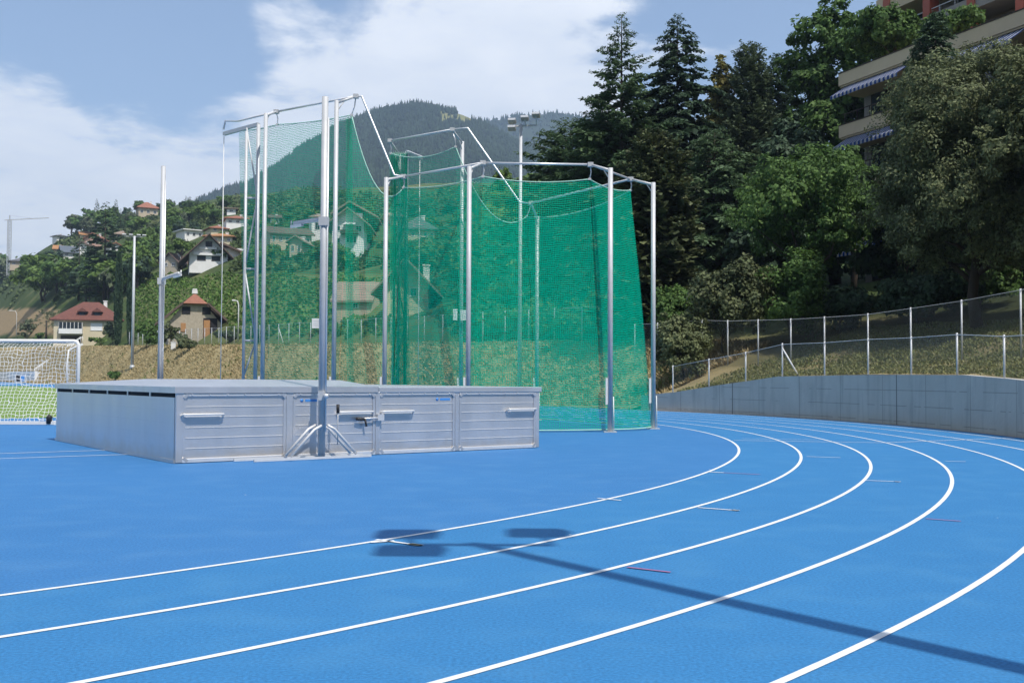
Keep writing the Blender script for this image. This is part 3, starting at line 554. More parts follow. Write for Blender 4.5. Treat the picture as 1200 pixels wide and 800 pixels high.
# smaller houses over the slope
hs = [  # px, py, width px, eaves px, ridge px, depth m, roof, axis, wall, roofm, yaw, label
    (172, 254, 22, 9, 8, 9, 'hip', 'x', 'w_tan', 'r_terra', 10, 'brown house with terracotta roof alone on the hill crest'),
    (222, 281, 22, 9, 0, 9, 'flat', 'x', 'w_white', 'w_white', 20, 'modern flat-roofed white house on the hillside'),
    (260, 288, 30, 9, 5, 10, 'hip', 'x', 'w_cream', 'r_orange', -10, 'cream house with bright orange hipped roof'),
    (253, 273, 18, 4, 4, 8, 'hip', 'x', 'w_cream', 'r_terra', 14, 'low house with terracotta roof just above the orange roof'),
    (277, 266, 26, 8, 5, 9, 'hip', 'x', 'w_white', 'r_terra', 6, 'white house with red roof beside the cage net'),
    (271, 251, 10, 5, 0, 7, 'flat', 'x', 'w_white', 'r_tan', 0, 'small white box house high beneath the forest'),
    (4, 292, 16, 6, 5, 9, 'gable', 'x', 'w_white', 'r_terra', 25, 'white house at the edge of the town slope'),
    (37, 290, 14, 6, 4, 8, 'gable', 'x', 'w_white', 'r_brown', -15, 'small white house low between trees'),
    (69, 283, 10, 6, 2, 7, 'hip', 'x', 'w_white', 'r_grey', 20, 'small white cube house under the tree line'),
    (69, 295, 8, 3, 4, 7, 'gable', 'x', 'w_tan', 'r_orange', -5, 'tiny orange-roofed house beside the slate roof'),
    (81, 303, 17, 7, 7, 9, 'gable', 'x', 'w_white', 'r_slate', 8, 'white house with blue-grey slate roof'),
    (25, 313, 24, 6, 4, 9, 'hip', 'x', 'w_tan', 'r_grey', 0, 'wide tan house with grey hipped roof'),
    (102, 279, 14, 3, 4, 8, 'gable', 'x', 'w_cream', 'r_orange', 5, 'yellowish house with flat gable behind the tall fir'),
    (113, 290, 20, 9, 6, 9, 'gable', 'y', 'w_pink', 'r_terra', -20, 'pink house partly behind the tall fir'),
    (141, 280, 16, 4, 5, 9, 'hip', 'x', 'w_tan', 'r_tan', 12, 'house with faded pink roof beside the flood light'),
    (132, 295, 12, 6, 3, 8, 'gable', 'y', 'w_white', 'r_terra', 15, 'white-walled house between the fir and the cypress'),
    (101, 296, 9, 8, 3, 7, 'gable', 'y', 'w_white', 'r_brown', -25, 'narrow white gable house at the foot of the fir'),
    (207, 316, 18, 8, 9, 9, 'gable', 'y', 'w_stone', 'r_brown', -24, 'old stone house under the umbrella pine'),
    (335, 290, 48, 13, 9, 10, 'gable', 'x', 'w_tan', 'r_brown', 14, 'long brown-roofed house seen through the net'),
    (352, 303, 15, 18, 5, 8, 'gable', 'y', 'w_tan', 'r_tan', -15, 'tall narrow tan house seen through the net'),
    (370, 279, 13, 22, 4, 9, 'hip', 'x', 'w_white', 'r_tan', 5, 'white tower-like house beside the upright bar'),
    (488, 285, 36, 13, 17, 11, 'hip', 'x', 'w_cream', 'r_grey', 6, 'cream house with broad grey roof behind the folded gate net'),
    (461, 262, 10, 6, 5, 8, 'gable', 'x', 'w_pink', 'r_tan', 10, 'small pink house high between the cage posts'),
    (322, 262, 10, 5, 4, 8, 'gable', 'x', 'w_white', 'r_brown', 0, 'small white house high up behind the net')]
for (px, py, wpx, ev, rg, dp, rf, ax, wa, rm, yaw, lab) in hs:
    p = hit(px, py); k = p.y / F; w = wpx * k; n_ = max(1, int(wpx / 7)); wins = [('f', -w / 2 + w * (i + .5) / n_, ev * k * .5, w / n_ * .42, max(.9, ev * k * .38)) for i in range(n_)]
    house('hillside_house', lab, p, face(p, yaw), w, dp, ev * k, max(.3, rg * k), rf, ax, wa, rm, over=.5 + .012 * p.y * .1, wins=wins, chim=() if rf == 'flat' else ((w * .2, 0, .7),), group='houses on the town hillside')
# large white house seen through the net
p = hit(412, 300); k = p.y / F; bh = house('large_house', 'large white chalet house with awning and balcony seen through the net', p, face(p, -6), 36 * k, 15, 34 * k, 14 * k, wall='w_white', roofm='r_tan', over=1.6, wins=(('f', -12 * k, 26 * k, 6 * k, 6 * k), ('f', 12 * k, 26 * k, 6 * k, 6 * k), ('f', 4 * k, 14 * k, 12 * k, 8 * k, 2), ('f', -12 * k, 12 * k, 6 * k, 6 * k)))
m = MB(); m.box((2 * k, -8.3, 20 * k), (20 * k, 1.6, .25)); m.box((2 * k, -9.05, 22 * k), (20 * k, .1, 3.4 * k)); m.build('balcony', M['darkwood'], bh)
m = MB(); m.prism([(-7.4, 33 * k), (-9.6, 29.5 * k), (-9.6, 30 * k), (-7.4, 33.6 * k)], lambda u, v, w: (w, u, v), -4 * k, 9 * k); m.build('awning', M['white_paint'], bh)
m = MB(); m.box((-4 * k, 8, 26 * k), (30 * k, 12, 52 * k)); up = m.build('rear_wing', M['w_white'], bh); m = MB(); m.prism([(-26 * k, 49 * k), (-4 * k, 64 * k), (30 * k, 46 * k), (30 * k, 48 * k), (-4 * k, 66.5 * k), (-26 * k, 51 * k)], lambda u, v, w: (u, w, v), 1.2, 15); m.build('roof', M['r_tan'], up)
m = MB(); m.box((-4 * k, 1.9, 54 * k), (14 * k, .3, 7 * k)); m.build('window', M['glass'], up)
# low cottage pair behind the cage
p = hit(481, 362); k = p.y / F; ct = house('cottage', 'cream cottage with wide pale gable roof behind the cage', p, face(p, -6), 50 * k, 10, 26 * k, 26 * k, wall='w_cream', roofm='r_tan', over=1.5, chim=((16 * k, 3, .4),), wins=(('f', 8 * k, 16 * k, 7 * k, 9 * k), ('f', -12 * k, 16 * k, 7 * k, 9 * k)))
p = hit(420, 366); k = p.y / F; house('shed', 'low shed with tan tiled roof beside the cottage', p, face(p, -14), 42 * k, 7, 12 * k, 21 * k, axis='x', wall='w_tan', roofm='r_tan', over=.5, cat='shed', wins=(('f', 4 * k, 6 * k, 6 * k, 6 * k),))

# ------------------------------------------------------------------ apartment building on the wooded slope
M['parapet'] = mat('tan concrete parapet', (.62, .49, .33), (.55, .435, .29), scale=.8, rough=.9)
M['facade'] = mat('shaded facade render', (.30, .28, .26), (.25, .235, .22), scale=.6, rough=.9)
def awn_mat():
    m = mat('blue and white striped awning', (.8, .8, .8), rough=.8); t = m.node_tree; p = next(n for n in t.nodes if n.type == 'BSDF_PRINCIPLED')
    tcn = N(t, 'ShaderNodeTexCoord'); sp = N(t, 'ShaderNodeSeparateXYZ'); L(t, tcn.outputs['Object'], sp.inputs[0]); f = math_n(t, 'LESS_THAN', math_n(t, 'FRACT', math_n(t, 'MULTIPLY', sp.outputs[0], 2.4)), .5)
    mm = N(t, 'ShaderNodeMixRGB'); L(t, f, mm.inputs[0]); mm.inputs[1].default_value = (.80, .82, .86, 1); mm.inputs[2].default_value = (.06, .14, .46, 1); L(t, mm.outputs[0], p.inputs['Base Color']); tl = N(t, 'ShaderNodeBsdfTranslucent'); L(t, mm.outputs[0], tl.inputs[0]); ms = N(t, 'ShaderNodeMixShader'); ms.inputs[0].default_value = .75; L(t, p.outputs[0], ms.inputs[1]); L(t, tl.outputs[0], ms.inputs[2]); L(t, ms.outputs[0], next(n for n in t.nodes if n.type == 'OUTPUT_MATERIAL').inputs[0]); return m
M['awning'] = awn_mat()
ap = thing('apartment_building', 'terraced apartment building with tan parapets and blue striped awnings above the trees', 'building', (24.0, 78.0, 0), math.atan2(-.923, .384))
ZB = 24.0; fl = 3.85
def block(x0, x1, y0, zt, nfl, cham, awns, slot):
    """storeys stacked downward from zt: parapet band, dark recess with glazing behind it"""
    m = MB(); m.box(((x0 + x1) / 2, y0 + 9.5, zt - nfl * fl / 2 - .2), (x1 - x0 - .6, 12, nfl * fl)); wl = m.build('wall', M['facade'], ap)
    for q in range(nfl):
        z = zt - q * fl; outline = [(x0, y0 + 2.2), (x0 + cham, y0), (x1, y0), (x1, y0 + .22), (x0 + cham + .1, y0 + .22), (x0 + .2, y0 + 2.3)]
        m = MB(); m.prism(outline, lambda u, v, w: (u, v, w), z - .88, z)
        m.prism([(x0 + .1, y0 + 2.3), (x0 + cham + .1, y0 + .1), (x1, y0 + .1), (x1, y0 + 4), (x0 + .1, y0 + 4)], lambda u, v, w: (u, v, w), z - 1.0, z - .78); m.build('parapet', M['parapet'], ap)
        m = MB(); m.prism([(u, v - .04) for u, v in outline[:3]] + [(x1, y0 + .26), (x0 + cham, y0 + .26), (x0, y0 + 2.4)], lambda u, v, w: (u, v, w), z + .003, z + .07); m.build('coping', M['darkwood'], ap)
        n_ = max(2, int((x1 - x0) / 3.2)); m = MB(); m.box(((x0 + cham + x1) / 2, y0 + .25, z + .85), (x1 - x0 - cham - .4, .05, .06)); [m.box((x0 + cham + .4 + i * 1.3, y0 + .25, z + .44), (.05, .05, .8)) for i in range(int((x1 - x0 - cham - .5) / 1.3))]; q and m.build('railing', M['darkwood'], ap)
        for i in range(n_):
            f = MB(); xx = x0 + .8 + (x1 - x0 - 1.4) * (i + .5) / n_; f.box((xx, y0 + 3.46, z - 2.3), (2.6, .1, 2.5)); wn = f.build('window', M['darkwood'], ap); f = MB(); f.box((xx, y0 + 3.39, z - 2.3), (2.35, .05, 2.3)); f.build('pane', M['glass'], wn)
    for (a, b, q) in awns:
        z = zt - q * fl - 1.0; m = MB(); m.prism([(y0 + .2, z - .02), (y0 - 1.1, z - .86), (y0 - 1.1, z - .89), (y0 + .2, z - .05)], lambda u, v, w: (w, u, v), a, b); m.quad((a, y0 - 1.11, z - .89), (b, y0 - 1.11, z - .89), (b, y0 - 1.11, z - 1.12), (a, y0 - 1.11, z - 1.12)); m.build('awning', M['awning'], ap)
block(-1.6, 9.6, 0, ZB, 4, 1.6, ((.4, 7.2, 0), (.6, 7.5, 1), (1, 7, 3)), 0)
block(10.0, 34, -1.6, ZB - 1.1, 4, 0.6, ((10.9, 18, 0), (11, 18, 2)), 0)
for (x0, x1, y0, zt) in ((-3.2, 34, 6.4, 31.3),):
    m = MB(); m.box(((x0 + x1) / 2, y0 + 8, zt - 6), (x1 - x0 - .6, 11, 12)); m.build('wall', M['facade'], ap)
    m = MB(); m.box(((x0 + x1) / 2, y0 + 1.4, zt - .5), (x1 - x0, 2.8, 1.3)); m.build('roof_band', M['parapet'], ap)
    for q in range(3):
        z = zt - 2.2 - q * 2.75; m = MB(); m.box(((x0 + x1) / 2, y0 + .1, z - .9), (x1 - x0, .18, .7)); m.box(((x0 + x1) / 2, y0 + 1.3, z - 1.34), (x1 - x0, 2.6, .2)); m.build('parapet', M['facade'], ap)
        m = MB(); m.box(((x0 + x1) / 2, y0 + .1, z - .12), (x1 - x0, .05, .05)); [m.box((x0 + .5 + i * 1.5, y0 + .1, z - .33), (.04, .04, .42)) for i in range(int((x1 - x0) / 1.5))]; m.build('railing', M['galv'], ap)
        for i in range(9):
            f = MB(); xx = x0 + 3 + i * 4.2; f.box((xx, y0 + 2.46, z + .25), (2.6, .1, 1.6)); wn = f.build('window', M['white_paint'], ap); f = MB(); f.box((xx - .6, y0 + 2.39, z + .25), (1.05, .05, 1.35)); f.box((xx + .6, y0 + 2.39, z + .25), (1.05, .05, 1.35)); f.build('pane', M['glass'], wn)
    for i in range(8):
        m = MB(); m.box((x0 + 1.2 + i * 4.2, y0 + .35, zt - 5), (.7, .9, 9.8)); m.build('column', M['red_paint'], ap)

# ------------------------------------------------------------------ aluminium mat garage (two telescoping halves)
bx = thing('mat_garage', 'large low aluminium mat garage with panelled sides standing on the blue surface', 'mat cover', (-5.794, 18.470, 0), .638)
BW, BD, BH, XM = 7.951, 8.149, 1.324, 3.95
def panel_rows(mb, x0, x1, y, z0, z1, n=6):
    h = (z1 - z0) / n
    for i in range(n): mb.box(((x0 + x1) / 2, y + .015, z0 + h * (i + .5)), (x1 - x0, .03, h - .003))
    mb.mi = 1
    for i in range(1, n): mb.box(((x0 + x1) / 2, y - .002, z0 + h * i), (x1 - x0, .014, .011))
core = MB(); core.box((XM / 2 + .01, BD / 2, .62), (XM - .06, BD - .1, 1.2)); core.box((XM + 2.0, BD / 2, .61), (3.86, BD - .14, 1.18)); core.build('inner_frame', M['dark_gap'], bx)
for x0, x1, yo in ((.10, 2.035, 0), (2.165, 3.90, 0), (4.0, 5.775, .03), (5.875, 7.87, .03)):
    m = MB(); panel_rows(m, x0, x1, yo, .07, 1.16); m.build('front_panel', [M['alu'], M['pale_metal']], bx)
    m = MB(); m.box(((x0 + x1) / 2, yo - .012, .045), (x1 - x0, .05, .07)); m.build('edge_rail', M['alu_bright'], bx, bevel=.006)
    m = MB(); m.box(((x0 + x1) / 2, yo - .01, 1.185), (x1 - x0, .045, .05))
    for q in range(6): m.tube((x0 + (x1 - x0) * (q + .5) / 6, yo - .03, 1.185), (x0 + (x1 - x0) * (q + .5) / 6, yo - .048, 1.185), .014, n=6)
    m.build('edge_rail', M['alu_bright'], bx, bevel=.006)
    for s_, xx in ((1, x0 + .03), (-1, x1 - .03)):
        m = MB(); m.box((xx, yo - .008, .615), (.05, .03, 1.08)); xa = xx - s_ * .01; m.beam((xa, yo - .03, .1), (xa + s_ * .07, yo - .03, .03), .02, .05); m.beam((xa, yo - .03, 1.13), (xa + s_ * .07, yo - .03, 1.2), .02, .05); m.build('edge_trim', M['alu'], bx)
for xx in (.05, 2.10, 3.95, 5.825, 7.91):
    m = MB(); m.box((xx, .0 if xx < 4 else .03, .62), (.135 if xx < 3 else .1, .06, 1.22)); m.build('corner_post', M['alu'], bx, bevel=.012)
m = MB()
for i in range(5): m.box((-.005, BD / 2, .03 + 1.11 * (i + .5) / 5), (.03, BD - .1, 1.11 / 5 - .0006))
m.box((-.015, BD / 2, .035), (.04, BD, .06)); m.build('side_panel', M['alu_side'], bx)
for i in range(6):
    a, b = .05 + (BD - .1) * i / 6, .05 + (BD - .1) * (i + 1) / 6; m = MB(); m.box((.012, (a + b) / 2, 1.175), (.02, b - a - .07, .075)); m.build('vent_slot', M['dark_gap'], bx); m = MB(); m.box((.0, b, 1.175), (.03, .07, .09)); m.build('slot_divider', M['alu_side'], bx)
m = MB(); m.box((BW + .0, BD / 2, .6), (.03, BD - .1, 1.14)); m.box((BW / 2, BD, .6), (BW - .1, .03, 1.14)); m.build('rear_panel', M['alu_side'], bx)
m = MB(); ov = .05; a = 1.55
o4 = [(-ov, -ov), (XM, -ov), (XM, BD + ov), (-ov, BD + ov)]; i4 = [(a, a), (XM, a), (XM, BD - a), (a, BD - a)]
m.add([(x, y, 1.215) for x, y in o4] + [(x, y, BH) for x, y in o4] + [(x, y, 1.445) for x, y in i4], [(3, 2, 1, 0), (0, 1, 5, 4), (1, 2, 6, 5), (2, 3, 7, 6), (3, 0, 4, 7), (4, 5, 9, 8), (6, 7, 11, 10), (7, 4, 8, 11), (8, 9, 10, 11), (5, 6, 10, 9)]); m.build('lid', M['alu'], bx)
m = MB(); m.box((XM + .02 + (BW - XM + ov) / 2, BD / 2, 1.263), (BW - XM + ov - .02, BD + 2 * ov - .06, .104)); m.build('lid', M['alu'], bx, bevel=.008)
for x0, x1, yo in ((.07, .83, 0), (3.07, 3.84, 0), (4.02, 4.77, .03), (7.08, 7.85, .03)):
    m = MB(); z = .845; m.path([(x0, yo + .0, z - .05), (x0 + .02, yo - .09, z), (x0 + .06, yo - .1, z), (x1 - .06, yo - .1, z), (x1 - .02, yo - .09, z), (x1, yo + .0, z - .05)], .019, 8); m.prism([(x0 + .03, z - .015), (x1 - .03, z - .015), (x1 - .12, z - .085), (x0 + .12, z - .085)], lambda u, v, w: (u, w, v), yo - .05, yo - .035); m.build('handle', M['pale_metal'], bx)
m = MB(); m.tube((3.5, -.08, .71), (4.05, -.08, .725), .018); m.box((3.98, -.07, .73), (.14, .07, .12)); lt = m.build('latch', M['alu_bright'], bx); m = MB(); m.tube((3.45, -.08, .71), (3.62, -.09, .70), .028); m.tube((3.64, -.08, .71), (3.66, -.1, .56), .02); m.build('grip', M['black'], lt)
for x, yo in ((2.35, 0), (5.35, .03)):
    m = MB(); m.tube((x, yo - .001, 1.07), (x, yo - .006, 1.07), .032, n=14); m.box((x + .19, yo - .003, 1.07), (.24, .006, .045)); m.build('sticker', M['blue_print'], bx)

# ------------------------------------------------------------------ pole vault uprights
def upright(loc, label, arm_z, arm_dir, top, detail=True):
    o = thing('vault_upright', label, 'vault upright', loc, 0, 'pole vault uprights'); m = MB(); m.tube((0, 0, .05), (0, 0, top), .068, .062, 14); po = m.build('post', M['galv'], o)
    m = MB(); m.tube((.07, -.03, .5), (.07, -.03, top - .4), .02, n=6); m.build('guide_rail', M['alu_bright'], o)
    if detail: m = MB(); m.tube((0, 0, top), (0, 0, top + .006), .045, n=12); m.build('cap_hole', M['dark_gap'], po)
    u = Vector((.803, .596, 0)); v = Vector((-.596, .803, 0)); m = MB(); 
    for e in (-.12, .12): m.beam(u * (-1.5 - e) + v * e * 1.3 + Vector((0, 0, .035)), u * .95 + v * e * 1.3 + Vector((0, 0, .035)), .04, .04)
    m.build('base_rail', M['pale_metal'], o)
    for sx in (-1, 1):
        for e in (-.12, .12):
            m = MB(); m.path([v * e + u * (sx * .06) + Vector((0, 0, .62)), v * e + u * (sx * .2) + Vector((0, 0, .55)), v * e + u * (sx * .66) + Vector((0, 0, .08))], .026, 8); m.build('brace', M['pale_metal'], o)
    m = MB(); m.box((.0, -.02, 1.16), (.12, .12, .16)); m.tube((.05, -.08, 1.16), (.13, -.1, 1.16), .045, n=10); m.build('clamp', M['alu_bright'], o)
    m = MB(); m.tube(u * .33 + Vector((0, 0, .25)), u * .33 + Vector((0, 0, 1.0)), .012); lv = m.build('lever', M['galv'], o); m = MB(); m.tube(u * .33 + Vector((0, 0, .84)), u * .33 + Vector((0, 0, 1.0)), .03); m.build('grip', M['black'], lv)
    a = Vector(arm_dir).normalized(); m = MB(); m.path([Vector((0, 0, arm_z - .12)), a * .16 + Vector((0, 0, arm_z)), a * 1.25 + Vector((0, 0, arm_z + .05))], .04, 8); m.box((0, 0, arm_z - .06), (.17, .17, .16)); ar = m.build('bar_arm', M['galv'], o); m = MB(); m.beam(a * .9 + Vector((0, 0, arm_z - .02)), a * 1.4 + Vector((0, 0, arm_z + .0)), .05, .05); m.tube(a * 1.4 + Vector((0, 0, arm_z - .03)), a * 1.4 + Vector((0, 0, arm_z + .12)), .012); m.build('bar_peg', M['alu_bright'], ar)
upright(ground(376.5, 537.5), 'tall grey vault upright on braced base in front of the mat garage', 4.45, (-.6, .8, 0), 6.72)
upright(Vector((-8.98, 27.25, 0)), 'grey vault upright standing behind the mat garage', 4.0, (.6, -.8, 0), 6.9)

# ------------------------------------------------------------------ hammer cage
def net_mat(name, col, cell, cw, ch):
    m = bpy.data.materials.new(name); m.use_nodes = True; t = m.node_tree; t.nodes.clear(); out = N(t, 'ShaderNodeOutputMaterial'); d = N(t, 'ShaderNodeBsdfDiffuse'); d.inputs[0].default_value = (*col, 1); tl = N(t, 'ShaderNodeBsdfTranslucent'); tl.inputs[0].default_value = (*col, 1)
    a = N(t, 'ShaderNodeMixShader'); a.inputs[0].default_value = .3; L(t, d.outputs[0], a.inputs[1]); L(t, tl.outputs[0], a.inputs[2]); tr = N(t, 'ShaderNodeBsdfTransparent'); uv = N(t, 'ShaderNodeUVMap'); sp = N(t, 'ShaderNodeSeparateXYZ'); L(t, uv.outputs[0], sp.inputs[0])
    nz = N(t, 'ShaderNodeTexNoise'); nz.inputs['Scale'].default_value = 2.5; L(t, uv.outputs[0], nz.inputs[0]); wob = math_n(t, 'MULTIPLY', math_n(t, 'SUBTRACT', nz.outputs[0], .5), cell * 2.2)
    fx = math_n(t, 'LESS_THAN', math_n(t, 'FRACT', math_n(t, 'DIVIDE', math_n(t, 'ADD', sp.outputs[0], wob), cell)), cw); fy = math_n(t, 'LESS_THAN', math_n(t, 'FRACT', math_n(t, 'DIVIDE', math_n(t, 'ADD', sp.outputs[1], wob), cell)), ch)
    k = math_n(t, 'MAXIMUM', fx, fy); s = N(t, 'ShaderNodeMixShader'); L(t, k, s.inputs[0]); L(t, tr.outputs[0], s.inputs[1]); L(t, a.outputs[0], s.inputs[2]); L(t, s.outputs[0], out.inputs[0]); return m
M['net'] = net_mat('green cage netting', (.006, .54, .33), .055, .115, .23)
M['net_close'] = net_mat('close green cage netting', (.004, .54, .325), .055, .15, .30)
M['net_dense'] = net_mat('gathered green netting', (.012, .50, .325), .055, .28, .40)
M['rope'] = mat('pale green rope', (.35, .62, .52), rough=.8)
cg = thing('hammer_cage', 'hammer throw cage of grey posts hung with green netting behind the mat garage', 'throwing cage', ground(600, 496))
CO = cg.location.copy()
def cl(v): return Vector(v) - CO
def post(px, ptop, D, arm=None, hook=None, r=.075):
    g_ = at(px, 445, D); g_.z = 0; tp = at(px, ptop, D); tp.x = g_.x; m = MB(); m.tube(cl(g_), cl(tp), r, r * .95, 12); m.box(cl(g_ + Vector((0, 0, .012))), (.36, .36, .024)); po = m.build('post', M['galv'], cg)
    m = MB(); m.box(cl(g_ + Vector((-.1, -.02, 1.15))), (.06, .08, .75)); m.tube(cl(g_ + Vector((.1, -.05, .05))), cl(g_ + Vector((.09, -.05, 1.0))), .016); m.build('rope_cleat', M['white_paint'], po)
    if arm:
        e = at(*arm); m = MB(); m.tube(cl(tp - Vector((0, 0, r))), cl(e), r * .62, r * .5, 10); m.box(cl(e), (.16, .16, .12)); d_ = (e - tp).normalized(); m.tube(cl(tp - Vector((0, 0, .35))), cl(tp + d_ * .3 - Vector((0, 0, .03))), .02, n=6); ar = m.build('arm', M['galv'], po)
        if hook:
            h_ = at(*hook); m = MB(); m.path([cl(e - Vector((0, 0, .04))), cl(e.lerp(h_, .55) + Vector((.03, 0, 0))), cl(h_)], .018, 6); m.box(cl(h_), (.09, .05, .06)); m.build('hook', M['alu_bright'], ar)
    return g_, tp
AE = dict(c=(473, 207, 32.6), d=(566, 191, 30.5), e=(692, 193, 30.6), f=(739, 210, 32.8), g=(622, 238, 37.3), h=(530, 152, 37.1), i=(457, 165, 38.9), b=(417, 113, 32.8), a=(324, 131, 34.8))
NT = dict(c=(473, 220, 32.6), d=(566, 207, 30.5), e=(691, 210, 30.6), f=(739, 223, 32.8), g=(617, 254, 37.3), h=(534, 172, 37.1), i=(458, 180, 38.9), b=(412, 135, 32.9), a=(325, 146, 34.8), z=(280, 153, 36.0))
NB = dict(c=(457, 31.7), d=(552, 29.8), e=(706, 30.3), f=(764, 32.35), g=(627, 38.5), h=(540, 37.9), i=(463, 39.9), b=(396, 32.7), a=(313, 34.2), z=(291, 35.6))
for k, px, pt, D, r in (('a', 307.5, 133, 34.0, .07), ('b', 391, 118, 32.5, .072), ('c', 450.5, 208, 31.5, .068), ('d', 548.5, 195, 29.6, .068), ('e', 715, 197, 30.1, .074), ('f', 765.5, 214, 32.2, .072), ('g', 629, 254, 38.5, .07), ('h', 540, 166, 37.8, .07), ('i', 466, 180, 40.0, .065)):
    post(px, pt, D, AE[k], NT[k], r)
def P3(d, k): return at(*d[k])
def low(k): p = at(NB[k][0], 445, NB[k][1]); p.z = .04; return p
rails = [['c', 'd', 'e', 'f', 'g']]
for a, b in (('c', 'd'), ('d', 'e'), ('e', 'f'), ('f', 'g'), ('b', 'a'), ('h', 'i')):
    m = MB(); m.tube(cl(P3(AE, a)), cl(P3(AE, b)), .034, n=8); m.build('top_rail', M['alu_bright'], cg)
for pts in ([AE['b'], (424, 113, 32.8), (462, 205, 32.65), AE['c']], [AE['h'], (548, 150, 37.1), (609, 237, 37.25), AE['g']], [AE['a'], (279, 142, 35.7), (264, 142, 36), (262, 152, 36)]):
    m = MB(); m.path([cl(at(*p)) for p in pts], .034, 8); m.build('sloping_rail', M['alu_bright'], cg)
def seg(a, b, sag, n=14):
    p, q = P3(NT, a), P3(NT, b); r_ = []
    for i in range(n + 1): s = i / n; v = p.lerp(q, s); v.z -= sag * 4 * s * (1 - s); r_.append(v)
    return r_
def net(name, tops, bots, seed, pleat=.06, nv=26, ma='net', u0=0.0):
    n_ = len(tops); V = []; uv = []; u = u0; rn = np.random.default_rng(seed); ph = rn.uniform(0, 6, 4)
    for i in range(n_):
        if i: u += ((Vector(tops[i]) - Vector(tops[i - 1])).xy.length + (Vector(bots[i]) - Vector(bots[i - 1])).xy.length) / 2
        tdir = (tops[min(i + 1, n_ - 1)] - tops[max(i - 1, 0)]); nn = Vector((-tdir.y, tdir.x, 0)).normalized()
        for j in range(nv + 1):
            f = j / nv; p = Vector(tops[i]).lerp(Vector(bots[i]), f)
            w = math.sin(u * 5.1 + ph[0] + f * 1.2) * .5 + math.sin(u * 9.7 + ph[1] - f * 2) * .35 + math.sin(u * 2.2 + ph[2] + f * 3) * .8
            p += nn * (pleat * w * math.sin(math.pi * min(f * 1.1, 1)) ** .6); V.append(cl(p)); uv.append((u, p.z))
    idx = np.arange(n_ * (nv + 1)).reshape(n_, nv + 1); Fq = np.stack([idx[:-1, :-1], idx[1:, :-1], idx[1:, 1:], idx[:-1, 1:]], -1).reshape(-1, 4)
    o = npmesh(name, [tuple(v) for v in V], Fq, M[ma], cg, smooth=True, uv=uv)
    m = MB(); m.path([cl(t_) for t_ in tops], .018, 6); m.build('head_rope', M['rope'], o); m = MB(); m.path([cl(b_) + Vector((0, 0, .02)) for b_ in bots], .02, 6); m.build('foot_rope', M['rope'], o); return o
def bots(a, b, n=14, bow=0.0):
    p, q = low(a), low(b); nn = Vector((q.y - p.y, p.x - q.x, 0)).normalized(); c_ = Vector((.5, 34.5, 0)) - (p + q) / 2
    if nn.dot(c_) > 0: nn = -nn
    return [p.lerp(q, i / n) + nn * (bow * math.sin(math.pi * i / n)) for i in range(n + 1)]
for i, (a, b, sg, bw, pl) in enumerate((('c', 'd', .1, .15, .07), ('d', 'e', .12, .35, .06), ('e', 'f', .12, .35, .05), ('f', 'g', .28, .2, .06), ('b', 'c', 1.12, .1, .08), ('a', 'b', .05, .1, .06), ('z', 'a', .05, .0, .05), ('g', 'h', 1.1, .1, .06), ('h', 'i', .25, .1, .06))):
    net('net_panel', seg(a, b, sg), bots(a, b, 14, bw), i + 3, pl, ma='net_close' if i < 4 else 'net')
# gathered folds of the far gate net, and of the near net beside the second tall post
for (p0, p1, D, pt, npl, amp) in ((457, 478, 39.4, 180, 9, .22), (406, 413, 33.0, 140, 4, .12), (546, 562, 33.5, 214, 4, .16)):
    tp_, bt_ = [], []
    for i in range(npl * 2 + 1):
        f = i / (npl * 2); z_ = amp * (1 if i % 2 else -1); a_ = at(p0 + (p1 - p0) * f, pt, D); a_.y += z_; b_ = at(p0 + 3 + (p1 - p0) * f, 445, D); b_.z = .05; b_.y += z_ * 1.2; tp_.append(a_); bt_.append(b_)
    net('gathered_net', tp_, bt_, 31 + npl, .03, 20, 'net_dense' if D > 39 else 'net')
# gate masts: slender lattice with a head arm and a hanging rope
def gate(pxa, pxb, ya, yb, D, arm, rope_px, rungs, D2):
    A, B = at(pxa, ya, D), at(pxb, yb, D); A0, B0 = Vector((A.x, A.y, 0)), Vector((B.x, B.y, 0)); m = MB(); m.tube(cl(A0), cl(A), .05); m.tube(cl(B0), cl(B), .065)
    for y in rungs: zz = at(pxa, y, D).z; m.tube(cl(Vector((A.x, A.y, zz))), cl(Vector((B.x, B.y, zz))), .03)
    ys = [min(ya, yb) + 4] + list(rungs) + [442]
    for i in range(len(ys) - 1):
        z0, z1 = at(pxa, ys[i], D).z, at(pxb, ys[i + 1], D).z; s_ = i % 2; p, q = ((A, B) if s_ == 0 else (B, A)); m.tube(cl(Vector((p.x, p.y, z0))), cl(Vector((q.x, q.y, max(z1, .1)))), .028)
    gm = m.build('gate_mast', M['galv'], cg); e = at(*arm); m = MB(); m.beam(cl(B), cl(e), .1, .12); m.build('head_arm', M['galv'], gm); r_ = at(rope_px, arm[1] + 3, D2); m = MB(); m.tube(cl(r_), cl(Vector((r_.x, r_.y, .05))), .014, n=5); m.build('rope', M['white_paint'], gm)
gate(289, 303, 154, 146, 34.7, (262.5, 157, 36), 262.5, (232, 315, 399), 36)
gate(463, 476.5, 181, 178, 39.6, (494, 185, 38.6), 492, (240, 310, 380), 38.6)
